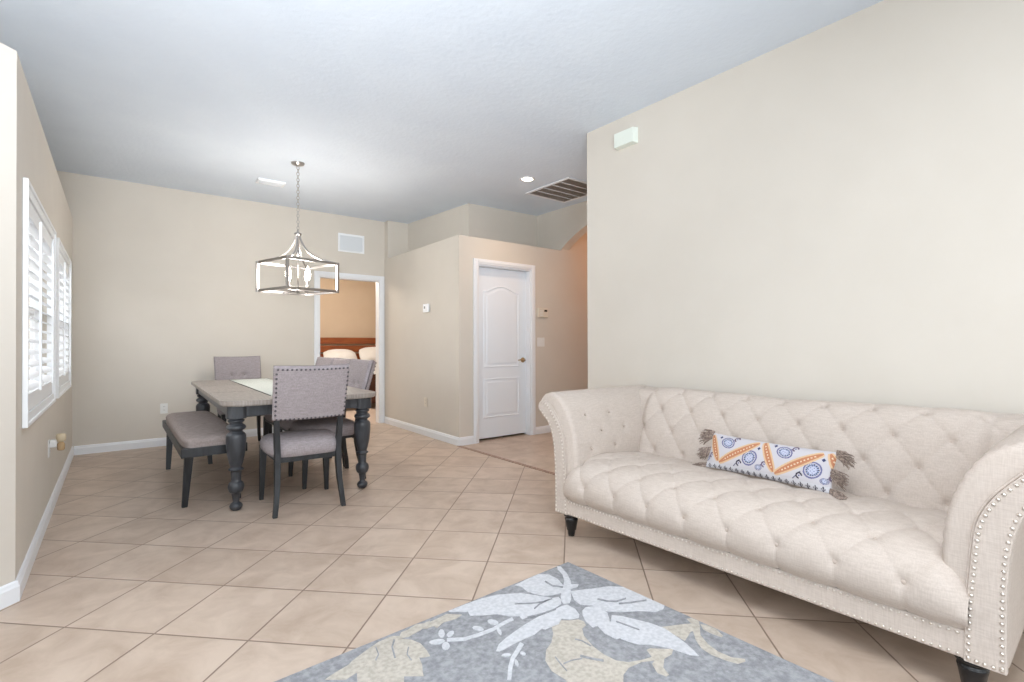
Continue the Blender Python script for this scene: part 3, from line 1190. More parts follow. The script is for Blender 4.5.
def pad(u, v):
    a = 2 * PI * u
    ca, sa = math.cos(a), math.sin(a)
    x = math.copysign(abs(ca) ** .22, ca)
    y = math.copysign(abs(sa) ** .22, sa)
    prof_ = [(0, .412), (.004, .43), (.0, .455), (.012, .472), (.035, .482), (.08, .487), (.14, .489), (.2, .490), (.2135, .490)]
    t = v * (len(prof_) - 1)
    i = min(int(t), len(prof_) - 2)
    f = t - i
    d_ = prof_[i][0] * (1 - f) + prof_[i + 1][0] * f
    z_ = prof_[i][1] * (1 - f) + prof_[i + 1][1] * f
    return (x * (bhw - .012 - d_ * .9), y * (bhl - .012 - d_), z_ + .027)


bm = B()
grid(bm, 96, 17, pad, closed_u=True)
bmesh.ops.holes_fill(bm, edges=[e for e in bm.edges if e.is_boundary], sides=200)
obj('seat_cushion', bm, M_bench, root, smooth=True)
bm = B()
box(bm, -bhw, bhw, -bhl, bhl, .378, .441)
obj('seat_frame', bm, M_ebony, root, bevel=.004)
for sx in (-1, 1):
    for sy in (-1, 1):
        bm = B()
        quadpost(bm, [(sx * (bhw - .035), sy * (bhl - .165), 0, .018, .018), (sx * (bhw - .055), sy * (bhl - .10), .379, .027, .03)])
        obj('leg', bm, M_ebony, root, bevel=.003)

# ------------------------------------------------------------------ bed seen through the doorway
BX, BY = 4.05, 9.6
root = empty('bed', (BX, BY, 0), 0, 'wooden bed with slatted cherry headboard and white bedding seen through the doorway', 'bed')
bm = B()
for z0, z1 in ((1.17, 1.30), (1.0, 1.135), (.84, .965), (.68, .81), (.5, .65)):
    box(bm, -1.15, 1.0, .84, .875, z0, z1)
obj('headboard', bm, M_redwood, root, bevel=.005)
for xa in (-1.21, 1.0):
    bm = B()
    box(bm, xa, xa + .06, .83, .89, 0, 1.27)
    obj('headboard_post', bm, M_redwood, root, bevel=.004)
bm = B()
box(bm, -.95, -.91, -.92, .83, .22, .44)
box(bm, .91, .95, -.92, .83, .22, .44)
box(bm, -.95, .95, -.95, -.91, .10, .62)
for sx in (-1, 1):
    box(bm, sx * .95 - .035, sx * .95 + .035, -.96, -.89, 0, .66)
obj('bed_frame', bm, M_darkwood, root, bevel=.005)
bm = B()
def quilt(u, v):
    x = (u - .5) * 2
    y = v
    hx = .97
    ex = max(0, (abs(x) - .82) / .18)
    z = .74 - .30 * ex ** 2.2 + .012 * noise.noise(Vector((x * 3, y * 4, 1)))
    ey = max(0, (.12 - y) / .12)
    z -= .25 * ey ** 2
    return (math.copysign(min(abs(x) / .9, 1) * hx, x), -.90 + y * 1.72, z)
grid(bm, 40, 40, quilt)
bmesh.ops.solidify(bm, geom=bm.faces[:], thickness=.03)
box(bm, -.90, .90, -.86, .82, .3, .62)
obj('mattress', bm, M_sheet, root, smooth=True)


def pillow_mesh(bm, hx, hy, th, M, seed=0, nu=40, nv=24, uvfn=None):
    for side in (-1, 1):
        def f(u, v):
            x, y = (u - .5) * 2, (v - .5) * 2
            px = x * hx * (1 - .06 * (1 - abs(y)) * 0 - .05 * abs(y) ** 2 * 0)
            # corners pulled out a little, sides drawn in
            px = x * hx * (1 - .05 * (1 - y * y) * abs(x) ** 3)
            py = y * hy * (1 - .10 * (1 - x * x) * abs(y) ** 3) * (1 - .38 * abs(x) ** 3.5)
            px *= 1 - .10 * y * y
            t = th * ((1 - abs(x) ** 2.2) ** .75) * ((1 - abs(y) ** 2.2) ** .7)
            t += .10 * th * noise.noise(Vector((x * 2 + seed, y * 2, side))) * (1 - abs(x)) * (1 - abs(y))
            return M @ Vector((px, py, side * t))
        grid(bm, nu, nv, f)
    bmesh.ops.remove_doubles(bm, verts=bm.verts, dist=.0004)


grp = 'white pillows on the bed'
for (px, py, pz, hx, rx, rz, lab) in ((-.46, .56, .90, .36, 52, 3, 'white pillow on the bed, left one of the two against the slatted headboard'), (.28, .56, .94, .36, 56, -6, 'white pillow on the bed, right one half hidden by the door casing')):
    bm = B()
    pillow_mesh(bm, hx, .20, .14, Matrix.Rotation(R(rx), 4, 'X'), seed=px)
    o = obj('bed_pillow', bm, M_sheet, None, smooth=True, loc=(BX + px, BY + py, pz))
    o.rotation_euler = (0, 0, R(rz))
    tag(o, lab, 'pillow', grp)
RUG_WHITE= [[[-0.381,-0.014],[-0.292,-0.006],[-0.217,-0.004],[-0.18,-0.04],[-0.18,-0.102],[-0.206,-0.163],[-0.208,-0.206],[-0.219,-0.22],[-0.268,-0.211],[-0.312,-0.198],[-0.347,-0.175],[-0.367,-0.136],[-0.376,-0.097],[-0.366,-0.049]],[[-0.747,-0.004],[-0.665,-0.006],[-0.589,-0.01],[-0.502,-0.031],[-0.411,-0.088],[-0.374,-0.145],[-0.331,-0.217],[-0.302,-0.228],[-0.313,-0.256],[-0.338,-0.279],[-0.402,-0.288],[-0.457,-0.279],[-0.506,-0.265],[-0.552,-0.261],[-0.543,-0.233],[-0.575,-0.206],[-0.604,-0.159],[-0.657,-0.127],[-0.699,-0.096],[-0.687,-0.064],[-0.748,-0.012]],[[-0.768,-0.359],[-0.734,-0.333],[-0.688,-0.319],[-0.62,-0.305],[-0.554,-0.295],[-0.487,-0.289],[-0.419,-0.294],[-0.351,-0.293],[-0.322,-0.299],[-0.322,-0.347],[-0.34,-0.388],[-0.363,-0.405],[-0.402,-0.39],[-0.422,-0.363],[-0.46,-0.384],[-0.496,-0.379],[-0.528,-0.375],[-0.535,-0.362],[-0.586,-0.374],[-0.638,-0.369],[-0.692,-0.368],[-0.739,-0.371],[-0.762,-0.368]],[[-0.223,-0.227],[-0.172,-0.253],[-0.125,-0.278],[-0.05,-0.312],[-0.004,-0.361],[-0.004,-0.421],[-0.004,-0.491],[-0.004,-0.55],[-0.004,-0.582],[-0.032,-0.595],[-0.076,-0.586],[-0.123,-0.537],[-0.176,-0.501],[-0.228,-0.456],[-0.241,-0.418],[-0.241,-0.378],[-0.277,-0.338],[-0.269,-0.294]],[[-0.309,-0.377],[-0.276,-0.368],[-0.247,-0.383],[-0.234,-0.422],[-0.242,-0.463],[-0.277,-0.506],[-0.242,-0.482],[-0.216,-0.513],[-0.193,-0.569],[-0.17,-0.622],[-0.159,-0.683],[-0.171,-0.737],[-0.186,-0.793],[-0.207,-0.842],[-0.22,-0.865],[-0.24,-0.84],[-0.253,-0.789],[-0.268,-0.753],[-0.295,-0.708],[-0.326,-0.681],[-0.343,-0.644],[-0.35,-0.607],[-0.365,-0.603],[-0.37,-0.552],[-0.349,-0.495],[-0.373,-0.491],[-0.361,-0.443],[-0.335,-0.402]],[[-0.084,-0.004],[-0.071,-0.016],[-0.104,-0.092],[-0.146,-0.156],[-0.17,-0.182],[-0.143,-0.205],[-0.166,-0.22],[-0.208,-0.214],[-0.268,-0.275],[-0.302,-0.297],[-0.33,-0.286],[-0.314,-0.255],[-0.287,-0.226],[-0.239,-0.192],[-0.169,-0.136],[-0.128,-0.085],[-0.11,-0.035]],[[-0.875,-0.189],[-0.818,-0.229],[-0.758,-0.242],[-0.691,-0.249],[-0.63,-0.243],[-0.581,-0.242],[-0.572,-0.221],[-0.622,-0.222],[-0.683,-0.229],[-0.748,-0.222],[-0.808,-0.211],[-0.863,-0.17]],[[-0.878,-0.18],[-0.888,-0.186],[-0.904,-0.184],[-0.92,-0.174],[-0.93,-0.161],[-0.931,-0.15],[-0.922,-0.144],[-0.905,-0.147],[-0.889,-0.156],[-0.878,-0.168]],[[-0.852,-0.138],[-0.864,-0.152],[-0.874,-0.157],[-0.88,-0.151],[-0.879,-0.138],[-0.872,-0.122],[-0.861,-0.109],[-0.85,-0.103],[-0.844,-0.109],[-0.845,-0.123]],[[-0.817,-0.151],[-0.823,-0.16],[-0.834,-0.169],[-0.847,-0.172],[-0.854,-0.168],[-0.856,-0.16],[-0.851,-0.15],[-0.839,-0.142],[-0.827,-0.139],[-0.818,-0.143]],[[-0.882,-0.221],[-0.893,-0.231],[-0.903,-0.234],[-0.91,-0.228],[-0.911,-0.215],[-0.906,-0.202],[-0.895,-0.191],[-0.884,-0.188],[-0.877,-0.195],[-0.877,-0.207]],[[-0.719,-0.218],[-0.728,-0.221],[-0.738,-0.214],[-0.745,-0.201],[-0.748,-0.187],[-0.744,-0.175],[-0.735,-0.172],[-0.725,-0.179],[-0.717,-0.192],[-0.715,-0.207]],[[-0.644,-0.22],[-0.654,-0.223],[-0.665,-0.217],[-0.673,-0.204],[-0.674,-0.189],[-0.669,-0.177],[-0.659,-0.173],[-0.649,-0.178],[-0.64,-0.193],[-0.639,-0.208]],[[-0.669,-0.264],[-0.677,-0.281],[-0.686,-0.29],[-0.691,-0.29],[-0.691,-0.281],[-0.686,-0.265],[-0.678,-0.248],[-0.67,-0.238],[-0.665,-0.237],[-0.664,-0.247]],[[-0.829,-0.519],[-0.784,-0.473],[-0.747,-0.442],[-0.698,-0.416],[-0.662,-0.396],[-0.664,-0.376],[-0.7,-0.397],[-0.751,-0.425],[-0.793,-0.46],[-0.838,-0.509]],[[-0.74,-0.413],[-0.746,-0.416],[-0.756,-0.414],[-0.766,-0.408],[-0.771,-0.4],[-0.771,-0.394],[-0.765,-0.392],[-0.755,-0.393],[-0.745,-0.399],[-0.74,-0.406]],[[-0.697,-0.446],[-0.703,-0.448],[-0.708,-0.445],[-0.711,-0.437],[-0.71,-0.429],[-0.706,-0.425],[-0.701,-0.423],[-0.696,-0.426],[-0.694,-0.433],[-0.694,-0.441]],[[-0.749,-0.463],[-0.755,-0.473],[-0.761,-0.479],[-0.765,-0.478],[-0.766,-0.472],[-0.763,-0.461],[-0.756,-0.451],[-0.75,-0.445],[-0.745,-0.445],[-0.745,-0.452]]]
RUG_VEIN= [[[-0.251,-0.085],[-0.256,-0.14],[-0.228,-0.183],[-0.217,-0.175],[-0.246,-0.133],[-0.24,-0.079]],[[-0.497,-0.15],[-0.441,-0.194],[-0.388,-0.219],[-0.338,-0.224],[-0.333,-0.218],[-0.383,-0.212],[-0.435,-0.187],[-0.49,-0.143]],[[-0.457,-0.236],[-0.411,-0.222],[-0.358,-0.223],[-0.354,-0.216],[-0.408,-0.214],[-0.455,-0.229]],[[-0.19,-0.36],[-0.172,-0.401],[-0.144,-0.429],[-0.087,-0.44],[-0.079,-0.432],[-0.135,-0.421],[-0.162,-0.394],[-0.179,-0.352]],[[-0.15,-0.448],[-0.112,-0.472],[-0.031,-0.509],[-0.022,-0.502],[-0.102,-0.465],[-0.14,-0.44]],[[-0.272,-0.527],[-0.262,-0.574],[-0.25,-0.627],[-0.243,-0.623],[-0.255,-0.57],[-0.264,-0.524]],[[-0.249,-0.466],[-0.267,-0.489],[-0.288,-0.508],[-0.283,-0.511],[-0.26,-0.491],[-0.241,-0.466]],[[-0.53,-0.27],[-0.457,-0.291],[-0.391,-0.3],[-0.384,-0.291],[-0.451,-0.282],[-0.523,-0.261]]]
RUG_VEINB= [[[-0.556,-0.587],[-0.537,-0.623],[-0.512,-0.661],[-0.502,-0.653],[-0.527,-0.616],[-0.545,-0.579]],[[-0.633,-0.577],[-0.596,-0.582],[-0.559,-0.6],[-0.555,-0.596],[-0.593,-0.578],[-0.629,-0.572]],[[-0.627,-0.527],[-0.641,-0.569],[-0.652,-0.611],[-0.648,-0.61],[-0.636,-0.568],[-0.622,-0.527]],[[-1.025,-0.041],[-1.054,-0.081],[-1.078,-0.151],[-1.072,-0.154],[-1.049,-0.085],[-1.021,-0.049]],[[-1.101,-0.043],[-1.113,-0.091],[-1.136,-0.115],[-1.134,-0.122],[-1.109,-0.094],[-1.097,-0.043]],[[-1.006,-0.122],[-1.033,-0.16],[-1.038,-0.204],[-1.033,-0.202],[-1.029,-0.162],[-1.003,-0.126]],[[-0.49,-0.5],[-0.478,-0.526],[-0.477,-0.571],[-0.471,-0.568],[-0.472,-0.523],[-0.484,-0.496]]]
RUG_BEIGE= [[[-0.438,-0.363],[-0.406,-0.393],[-0.372,-0.412],[-0.366,-0.437],[-0.38,-0.46],[-0.411,-0.467],[-0.443,-0.505],[-0.469,-0.574],[-0.477,-0.632],[-0.471,-0.685],[-0.445,-0.72],[-0.393,-0.745],[-0.355,-0.757],[-0.333,-0.719],[-0.316,-0.722],[-0.278,-0.759],[-0.252,-0.781],[-0.286,-0.795],[-0.329,-0.792],[-0.376,-0.818],[-0.395,-0.853],[-0.41,-0.852],[-0.417,-0.821],[-0.389,-0.781],[-0.365,-0.775],[-0.41,-0.749],[-0.469,-0.739],[-0.514,-0.75],[-0.56,-0.784],[-0.717,-0.694],[-0.686,-0.64],[-0.69,-0.575],[-0.666,-0.518],[-0.62,-0.475],[-0.573,-0.455],[-0.526,-0.418],[-0.497,-0.381]],[[-0.164,-0.666],[-0.113,-0.693],[-0.067,-0.718],[-0.044,-0.734],[-0.025,-0.701],[-0.004,-0.713],[-0.004,-0.745],[-0.04,-0.769],[-0.091,-0.8],[-0.125,-0.85],[-0.14,-0.898],[-0.136,-0.947],[-0.108,-0.983],[-0.121,-0.991],[-0.155,-0.98],[-0.168,-0.944],[-0.177,-0.892],[-0.168,-0.848],[-0.136,-0.806],[-0.087,-0.766],[-0.1,-0.763],[-0.172,-0.781],[-0.168,-0.743],[-0.163,-0.71]],[[-0.02,-0.76],[-0.004,-0.783],[-0.006,-0.821],[-0.029,-0.861],[-0.042,-0.86],[-0.048,-0.823],[-0.046,-0.787]],[[-1.313,-0.103],[-1.271,-0.089],[-1.22,-0.079],[-1.202,-0.066],[-1.161,-0.049],[-1.119,-0.033],[-1.076,-0.019],[-1.025,-0.017],[-1.013,-0.021],[-0.996,-0.036],[-0.979,-0.017],[-0.946,-0.018],[-0.906,-0.004],[-0.878,-0.019],[-0.847,-0.017],[-0.858,-0.036],[-0.912,-0.053],[-0.971,-0.063],[-1.003,-0.051],[-0.972,-0.089],[-0.958,-0.133],[-0.962,-0.185],[-0.971,-0.224],[-0.993,-0.216],[-1.006,-0.205],[-1.019,-0.25],[-1.038,-0.287],[-1.046,-0.307],[-1.098,-0.263],[-1.132,-0.327],[-1.249,-0.227],[-1.214,-0.138],[-1.259,-0.15]],[[-0.908,-0.042],[-0.849,-0.027],[-0.766,-0.02],[-0.72,-0.067],[-0.758,-0.076],[-0.813,-0.065],[-0.853,-0.082],[-0.857,-0.061],[-0.887,-0.061]]]
# ------------------------------------------------------------------ sofa
SO = Vector((2.15, 1.27, 0))
sofa = empty('chesterfield_sofa', SO, R(1.0), 'beige linen chesterfield sofa with button tufting and nailhead trim along the right wall', 'sofa')
YC = 1.27
NAIL_M = M_nail_s


def sob(name, bm, m, parent=sofa, **kw):
    if parent is sofa:
        for v in bm.verts:
            v.co -= SO
    return obj(name, bm, m, parent, **kw)


def sob2(name, bm, m, parent, **kw):
    for v in bm.verts:
        v.co -= SO
    return obj(name, bm, m, parent, **kw)


DU = .21
U0 = 0.530          # a button column (odd rows)


def tuft(u, v, dv, A, Bd, r=.022, vmin=None, vmax=None):
    """diamond tufting height at (u, v); buttons of row k sit at v = k*dv, odd rows shifted by half a column"""
    vv = v
    if vmin is not None and v < vmin:
        vv = vmin
    if vmax is not None and v > vmax:
        vv = vmax
    a = (u - U0) / DU
    b = vv / (2 * dv)
    p, q = a + b, a - b
    puff = min(1.0, (abs(math.sin(PI * p)) * abs(math.sin(PI * q))) ** .34 * 1.05)
    # crease sharpened
    h = A * puff
    # nearest button
    kb = round(vv / dv)
    best = 9
    for k in (kb - 1, kb, kb + 1):
        if vmin is not None and k * dv < vmin - 1e-4:
            continue
        if vmax is not None and k * dv > vmax + 1e-4:
            continue
        off = 0 if k % 2 == 0 else .5
        ub = (round(a - off) + off) * DU
        d = math.hypot((u - U0) - ub, v - k * dv)
        best = min(best, d)
    return h - Bd * math.exp(-(best / r) ** 1.3)


# --- back -------------------------------------------------------------
# profile (x, z) from seat up over the top and down behind; arc length measured so that rows fall on z .474 .606 .74 .845
bprof = spline([(2.735, 0, .34), (2.752, 0, .42), (2.772, 0, .50), (2.800, 0, .60), (2.838, 0, .70), (2.875, 0, .775), (2.92, 0, .828), (2.975, 0, .853), (3.03, 0, .850), (3.07, 0, .815), (3.085, 0, .75), (3.09, 0, .60), (3.09, 0, .4), (3.09, 0, .16)], 200)
arcs = [0]
for a, b in zip(bprof, bprof[1:]):
    arcs.append(arcs[-1] + (b - a).length)
i_ref = min(range(60), key=lambda i: abs(bprof[i].z - .470))
s_ref = arcs[i_ref]
DV = .137
bnorm = []
for i in range(200):
    a, b = bprof[max(0, i - 1)], bprof[min(199, i + 1)]
    t = (b - a).normalized()
    bnorm.append(Vector((-t.z, 0, t.x)))


def back_pt(y, s):
    """s: arc length"""
    j = 0
    f = s / arcs[-1] * 199
    j = min(198, max(0, int(f)))
    fr = f - j
    p = bprof[j].lerp(bprof[j + 1], fr)
    nn = bnorm[j].lerp(bnorm[j + 1], fr)
    v = s - s_ref
    w = 1.0
    if v > 3 * DV:
        w = max(0, 1 - (v - 3 * DV) / .10)
    h = tuft(y, v, DV, .013, .024, r=.017, vmin=0, vmax=3 * DV) * w if v < 3 * DV + .1 else 0
    # settle of the long back: a slight dip of the top towards the middle
    dip = -.014 * max(0, (v - 2 * DV) / DV if v < 3 * DV else 1) * math.exp(-((y - 1.25) / .35) ** 2)
    ee = min(y - .405, 2.130 - y)
    if ee < .05 and s < s_ref + 3.6 * DV:
        h -= .022 * (1 - max(0, ee) / .05) ** 2
    wob = .004 * noise.noise(Vector((y * 5, s * 5, 3)))
    q = p + nn * (h + wob)
    return Vector((q.x, y, q.z + dip))


bm = B()
ya, yb_ = .30, 2.24
NB = 300
grid(bm, NB, 150, lambda u, v: back_pt(ya + (yb_ - ya) * u, v * arcs[-1]))
bmesh.ops.holes_fill(bm, edges=[e for e in bm.edges if e.is_boundary], sides=0)
back = sob('backrest', bm, M_linen, smooth=True)


def button(p, nrm, parent, r=.0125):
    bm = B()
    nail(bm, Vector(p), nrm, r, .009)
    o = sob2('tuft_button', bm, M_button, parent, smooth=True)


for k in range(0, 4):
    off = 0 if k % 2 == 0 else .5
    for i in range(-2, 10):
        y = U0 + (i + off) * DU
        if not (.39 < y < 2.14):
            continue
        if k == 3 and False:
            continue
        s = s_ref + k * DV
        j = int(s / arcs[-1] * 199)
        p = back_pt(y, s)
        button(p - bnorm[j] * .001, bnorm[j] + Vector((0, 0, 0)), back, .0135 if k < 3 else .009)

# --- seat -------------------------------------------------------------
sprof = spline([(2.135, 0, .235), (2.108, 0, .275), (2.100, 0, .33), (2.118, 0, .385), (2.165, 0, .430), (2.24, 0, .458), (2.36, 0, .472), (2.50, 0, .470), (2.64, 0, .455), (2.80, 0, .425)], 160)
sarc = [0]
for a, b in zip(sprof, sprof[1:]):
    sarc.append(sarc[-1] + (b - a).length)
snorm = []
for i in range(160):
    a, b = sprof[max(0, i - 1)], sprof[min(159, i + 1)]
    t = (b - a).normalized()
    snorm.append(Vector((-t.z, 0, t.x)))
si = min(range(60), key=lambda i: abs(sprof[i].z - .342))
ss_ref = sarc[si]
SDV = .150


def seat_pt(y, s):
    f = s / sarc[-1] * 159
    j = min(158, max(0, int(f)))
    p = sprof[j].lerp(sprof[j + 1], f - j)
    nn = snorm[j].lerp(snorm[j + 1], f - j)
    v = s - ss_ref
    h = tuft(y, v, SDV, .012, .017, r=.022, vmin=0, vmax=2.9 * SDV)
    if v < 0:
        h = h * max(.5, 1 + v / .2) - .004 * (1 - min(1, abs(math.sin(PI * (y - U0) / DU)) * 9)) * min(1, -v / .03)
    # ends roll down to the arms
    e = min(y - .365, 2.175 - y)
    drop = 0
    if e < .10:
        drop = .05 * (1 - e / .10) ** 2
    wob = .003 * noise.noise(Vector((y * 6, s * 6, 8)))
    q = p + nn * (h + wob)
    return Vector((q.x + (drop * .35 if v < .1 else 0), y, q.z - drop * (1 if v > 0 else max(0, 1 + v / .1))))


bm = B()
grid(bm, 270, 110, lambda u, v: seat_pt(.365 + 1.81 * u, v * sarc[-1]))
seat = sob('seat', bm, M_linen, smooth=True)
for k in range(0, 3):
    off = 0 if k % 2 == 0 else .5
    for i in range(-2, 10):
        y = U0 + (i + off) * DU
        if not (.47 < y < 2.08):
            continue
        s = ss_ref + k * SDV
        j = int(s / sarc[-1] * 159)
        button(seat_pt(y, s), snorm[j], seat, .0105)

# --- arms -------------------------------------------------------------
PAD = [(2.135, .20), (2.110, .30), (2.100, .42), (2.108, .56), (2.134, .662), (2.172, .748), (2.220, .812), (2.276, .848), (2.335, .856), (2.386, .838), (2.418, .798), (2.424, .742), (2.400, .695), (2.352, .672), (2.312, .635), (2.285, .57), (2.268, .45), (2.262, .30), (2.262, .16), (2.262, .142), (2.255, .138), (2.20, .138), (2.142, .138), (2.136, .145), (2.135, .16)]
PAN = [(2.160, .137), (2.166, .30), (2.176, .43), (2.188, .56), (2.207, .625), (2.236, .68), (2.278, .735), (2.325, .785), (2.375, .803), (2.408, .782), (2.406, .745), (2.37, .715), (2.325, .675), (2.296, .62), (2.276, .54), (2.266, .44), (2.262, .30), (2.262, .137)]


def make_arm(mirror):
    def my(y):
        return 2 * YC - y if mirror else y
    prof_ = spline([(0, y, z) for y, z in PAD], 120, closed=True)
    for p_ in prof_:
        p_.z = max(p_.z, .138)
    cen = Vector((0, 2.23, .5))
    x0, x1 = 2.150, 3.085
    nx = 70

    def f(u, v):
        i = int(round(u * 120)) % 120
        p = prof_[i].copy()
        a, b = prof_[(i - 1) % 120], prof_[(i + 1) % 120]
        t = (b - a).normalized()
        nn = Vector((0, -t.z, t.y))          # outward
        x = x0 + (x1 - x0) * (v ** 1.25)
        # round the front edge
        e = min(1, (x - x0) / .035)
        ins = .022 * (1 - math.sqrt(max(0, 1 - (1 - e) ** 2)))
        h = -ins
        if i < 60:      # inner side and top roll
            # gathered pleats fanning off the front edge of the roll
            g = max(0, 1 - (x - x0) / .22) * min(1, (x - x0) / .02)
            if p.z > .30:
                h += .0022 * g * math.sin(i * 2.1) + .0012 * g * math.sin(i * 3.7 + 1)
            # a few soft tufts
            for bx, bz in ARM_B:
                d = math.hypot(x - bx, p.z - bz)
                h -= .012 * math.exp(-(d / .022) ** 1.4)
            h += .004 * noise.noise(Vector((x * 6, p.y * 6, p.z * 6)))
        q = p - nn * h if False else p + nn * h
        return Vector((x, my(q.y), q.z))
    bm = B()
    # orientation of the profile decides outward direction: check sign once
    V = grid(bm, 120, nx, lambda u, v: f(u, v), closed_u=True)
    bm.faces.new(V[0][::-1])
    bm.faces.new(V[-1])
    arm = sob('armrest', bm, M_linen, smooth=True)
    for bx, bz in ARM_B:
        i = min(range(5, 60), key=lambda k: abs(prof_[k].z - bz))
        y = prof_[i].y
        button((bx, my(y + .006), bz), (0, -.9 if not mirror else .9, .4), arm, .0085)
    # front panel
    pan = spline([(0, y, z) for y, z in PAN], 90)
    bm = B()
    poly = [(my(p.y), p.z) for p in pan]
    prism(bm, poly, 2.132, 2.156, lambda u, v, w: (w, u, v))
    pn = sob2('arm_panel', bm, M_linen, arm, bevel=.005, seg=2)
    # nailheads along both edges
    bm = B()
    inner = spline([(0, y, z) for y, z in PAN[:9]], 200)
    outer = spline([(0, y, z) for y, z in PAN[10:]], 200)
    for line, sgn, step in ((inner, 1, .0215), (outer, 1, .0215)):
        acc = .008
        for i in range(1, 199):
            d = (line[i] - line[i - 1]).length
            acc += d
            if acc >= step:
                acc = 0
                t = (line[i + 1] - line[i - 1]).normalized()
                nn = Vector((0, t.z, -t.y))
                p = line[i] + nn * .011
                if p.z < .15:
                    continue
                nail(bm, Vector((2.132, my(p.y), p.z)), (-1, 0, 0), .0060, .0045)
    for k in range(5):
        nail(bm, Vector((2.132, my(2.172 + .0195 * k), .148)), (-1, 0, 0), .0060, .0045)
    sob2('nailhead_trim', bm, NAIL_M, pn, smooth=True)
    # welt cord between pad and panel
    bm = B()
    tube(bm, [(2.147, my(p.y - .004), p.z) for p in inner[::4]], .004, 6)
    sob2('welt', bm, M_linen, arm, smooth=True)
    return arm


ARM_B = [(2.30, .52), (2.52, .52), (2.41, .62), (2.63, .62), (2.52, .72), (2.30, .72)]
make_arm(False)
make_arm(True)

# --- rail -------------------------------------------------------------
bm = B()
box(bm, 2.136, 3.08, .285, 2.255, .140, .232)
rail = sob('base_rail', bm, M_linen, bevel=.006)
for zn in (.219, .152):
    bm = B()
    y = .395
    while y < 2.15:
        nail(bm, Vector((2.1365, y, zn)), (-1, 0, 0), .0052, .004)
        y += .0222
    sob2('nailhead_trim', bm, NAIL_M, rail, smooth=True)
for sy in (-1, 1):
    for sx, x in ((0, 2.185), (1, 3.03)):
        bm = B()
        lathe(bm, [(.014, 0), (.019, .002), (.022, .018), (.022, .020), (.024, .034), (.029, .040), (.037, .085), (.041, .104), (.040, .110), (.033, .114), (.036, .118), (.046, .124), (.048, .134), (.042, .139)], 22, c=(x, YC + sy * .905, 0))
        sob('leg', bm, M_black, smooth=True)

# ------------------------------------------------------------------ lumbar pillow with printed cover
pill = empty('lumbar_pillow', (2.600, 1.215, .470), R(-3.0), 'long white lumbar pillow with orange and blue paisley print and brown tassels on the sofa', 'pillow')
# local pillow axes: u runs towards the camera side (-y), v up the lean
lean = R(66)
PM = Matrix(((0, math.cos(lean), -math.sin(lean), 0), (-1, 0, 0, 0), (0, math.sin(lean), math.cos(lean), .095), (0, 0, 0, 1)))
HXP, HYP, THP = .322, .098, .045


def print_colour(x, y):
    """cover print; x in -.325...325, y in -.1...1"""
    white = (.74, .73, .75)
    blue = (.40, .40, .54)
    dk = (.22, .20, .25)
    orange = (.70, .47, .34)
    cream = (.80, .68, .54)
    per = .30
    c = white
    # border row of small motifs
    if y < -.070:
        k = (x * 1.0) / .032
        fx = (k - round(k)) * .032
        if abs(fx) + abs(y + .085) * .9 < .0105 and abs(abs(fx) - .004) > .0012:
            return dk
        return (.76, .76, .78)
    # zigzag of long leaves
    xx = (x + .31) % per
    for (ax, ay, bx, by, wd) in ((.005, .080, .072, -.052, .014), (.088, -.058, .272, .070, .015), (.305, .080, .372, -.052, .014), (-.212, -.058, -.028, .070, .015)):
        dx, dy = bx - ax, by - ay
        l = math.hypot(dx, dy)
        t = ((xx - ax) * dx + (y - ay) * dy) / (l * l)
        d = ((xx - ax) * dy - (y - ay) * dx) / l
        if -.04 < t < 1.04:
            ww = wd * math.sqrt(max(0, math.sin(PI * min(1, max(0, (t + .04) / 1.08)))))
            if abs(d) < ww:
                if abs(d) < .0028 and (t * l / .016) % 1 < .45 and .1 < t < .9:
                    return (.86, .78, .68)
                return orange if abs(d) < ww * .78 else (.70, .50, .38)
            if abs(d) < ww + .008:
                return cream
    # paisleys
    for (px, py, rx, ry, ang) in ((.248, -.012, .042, .037, .9), (.112, .048, .040, .030, -.3), (-.052, -.012, .042, .037, .9), (.30, -.05, .018, .014, .2), (.0, -.05, .018, .014, .2)):
        u = (xx - px) * math.cos(ang) + (y - py) * math.sin(ang)
        v = -(xx - px) * math.sin(ang) + (y - py) * math.cos(ang)
        r = math.hypot(u / rx, v / ry)
        if r < 1:
            if r > .82:
                return blue
            if r > .72:
                return white
            if .5 < r < .72:
                th = math.atan2(v, u)
                return dk if (th * 2.6) % 1 < .4 else (.55, .60, .72)
            if (u * 90 % 1 < .35) and (v * 90 % 1 < .35):
                return blue
            return (.70, .72, .80)
    # curled sprigs
    for (px, py) in ((.195, -.048), (.028, -.030), (.328, -.030), (.155, .075)):
        r = math.hypot(xx - px, y - py)
        if .008 < r < .0155 and not (xx > px and y < py):
            return dk if px == .195 else (.40, .34, .42)
        if r < .004:
            return blue
        if abs((xx - px) - (y - py) * .8 + .012) < .003 and py - .02 < y < py + .02:
            return (.35, .35, .45)
    for (px, py) in ((.06, .075), (.215, .035), (.165, .010), (.285, .045), (-.015, .045)):
        if abs(xx - px) + abs(y - py) < .009:
            return (.22, .24, .38)
    return c


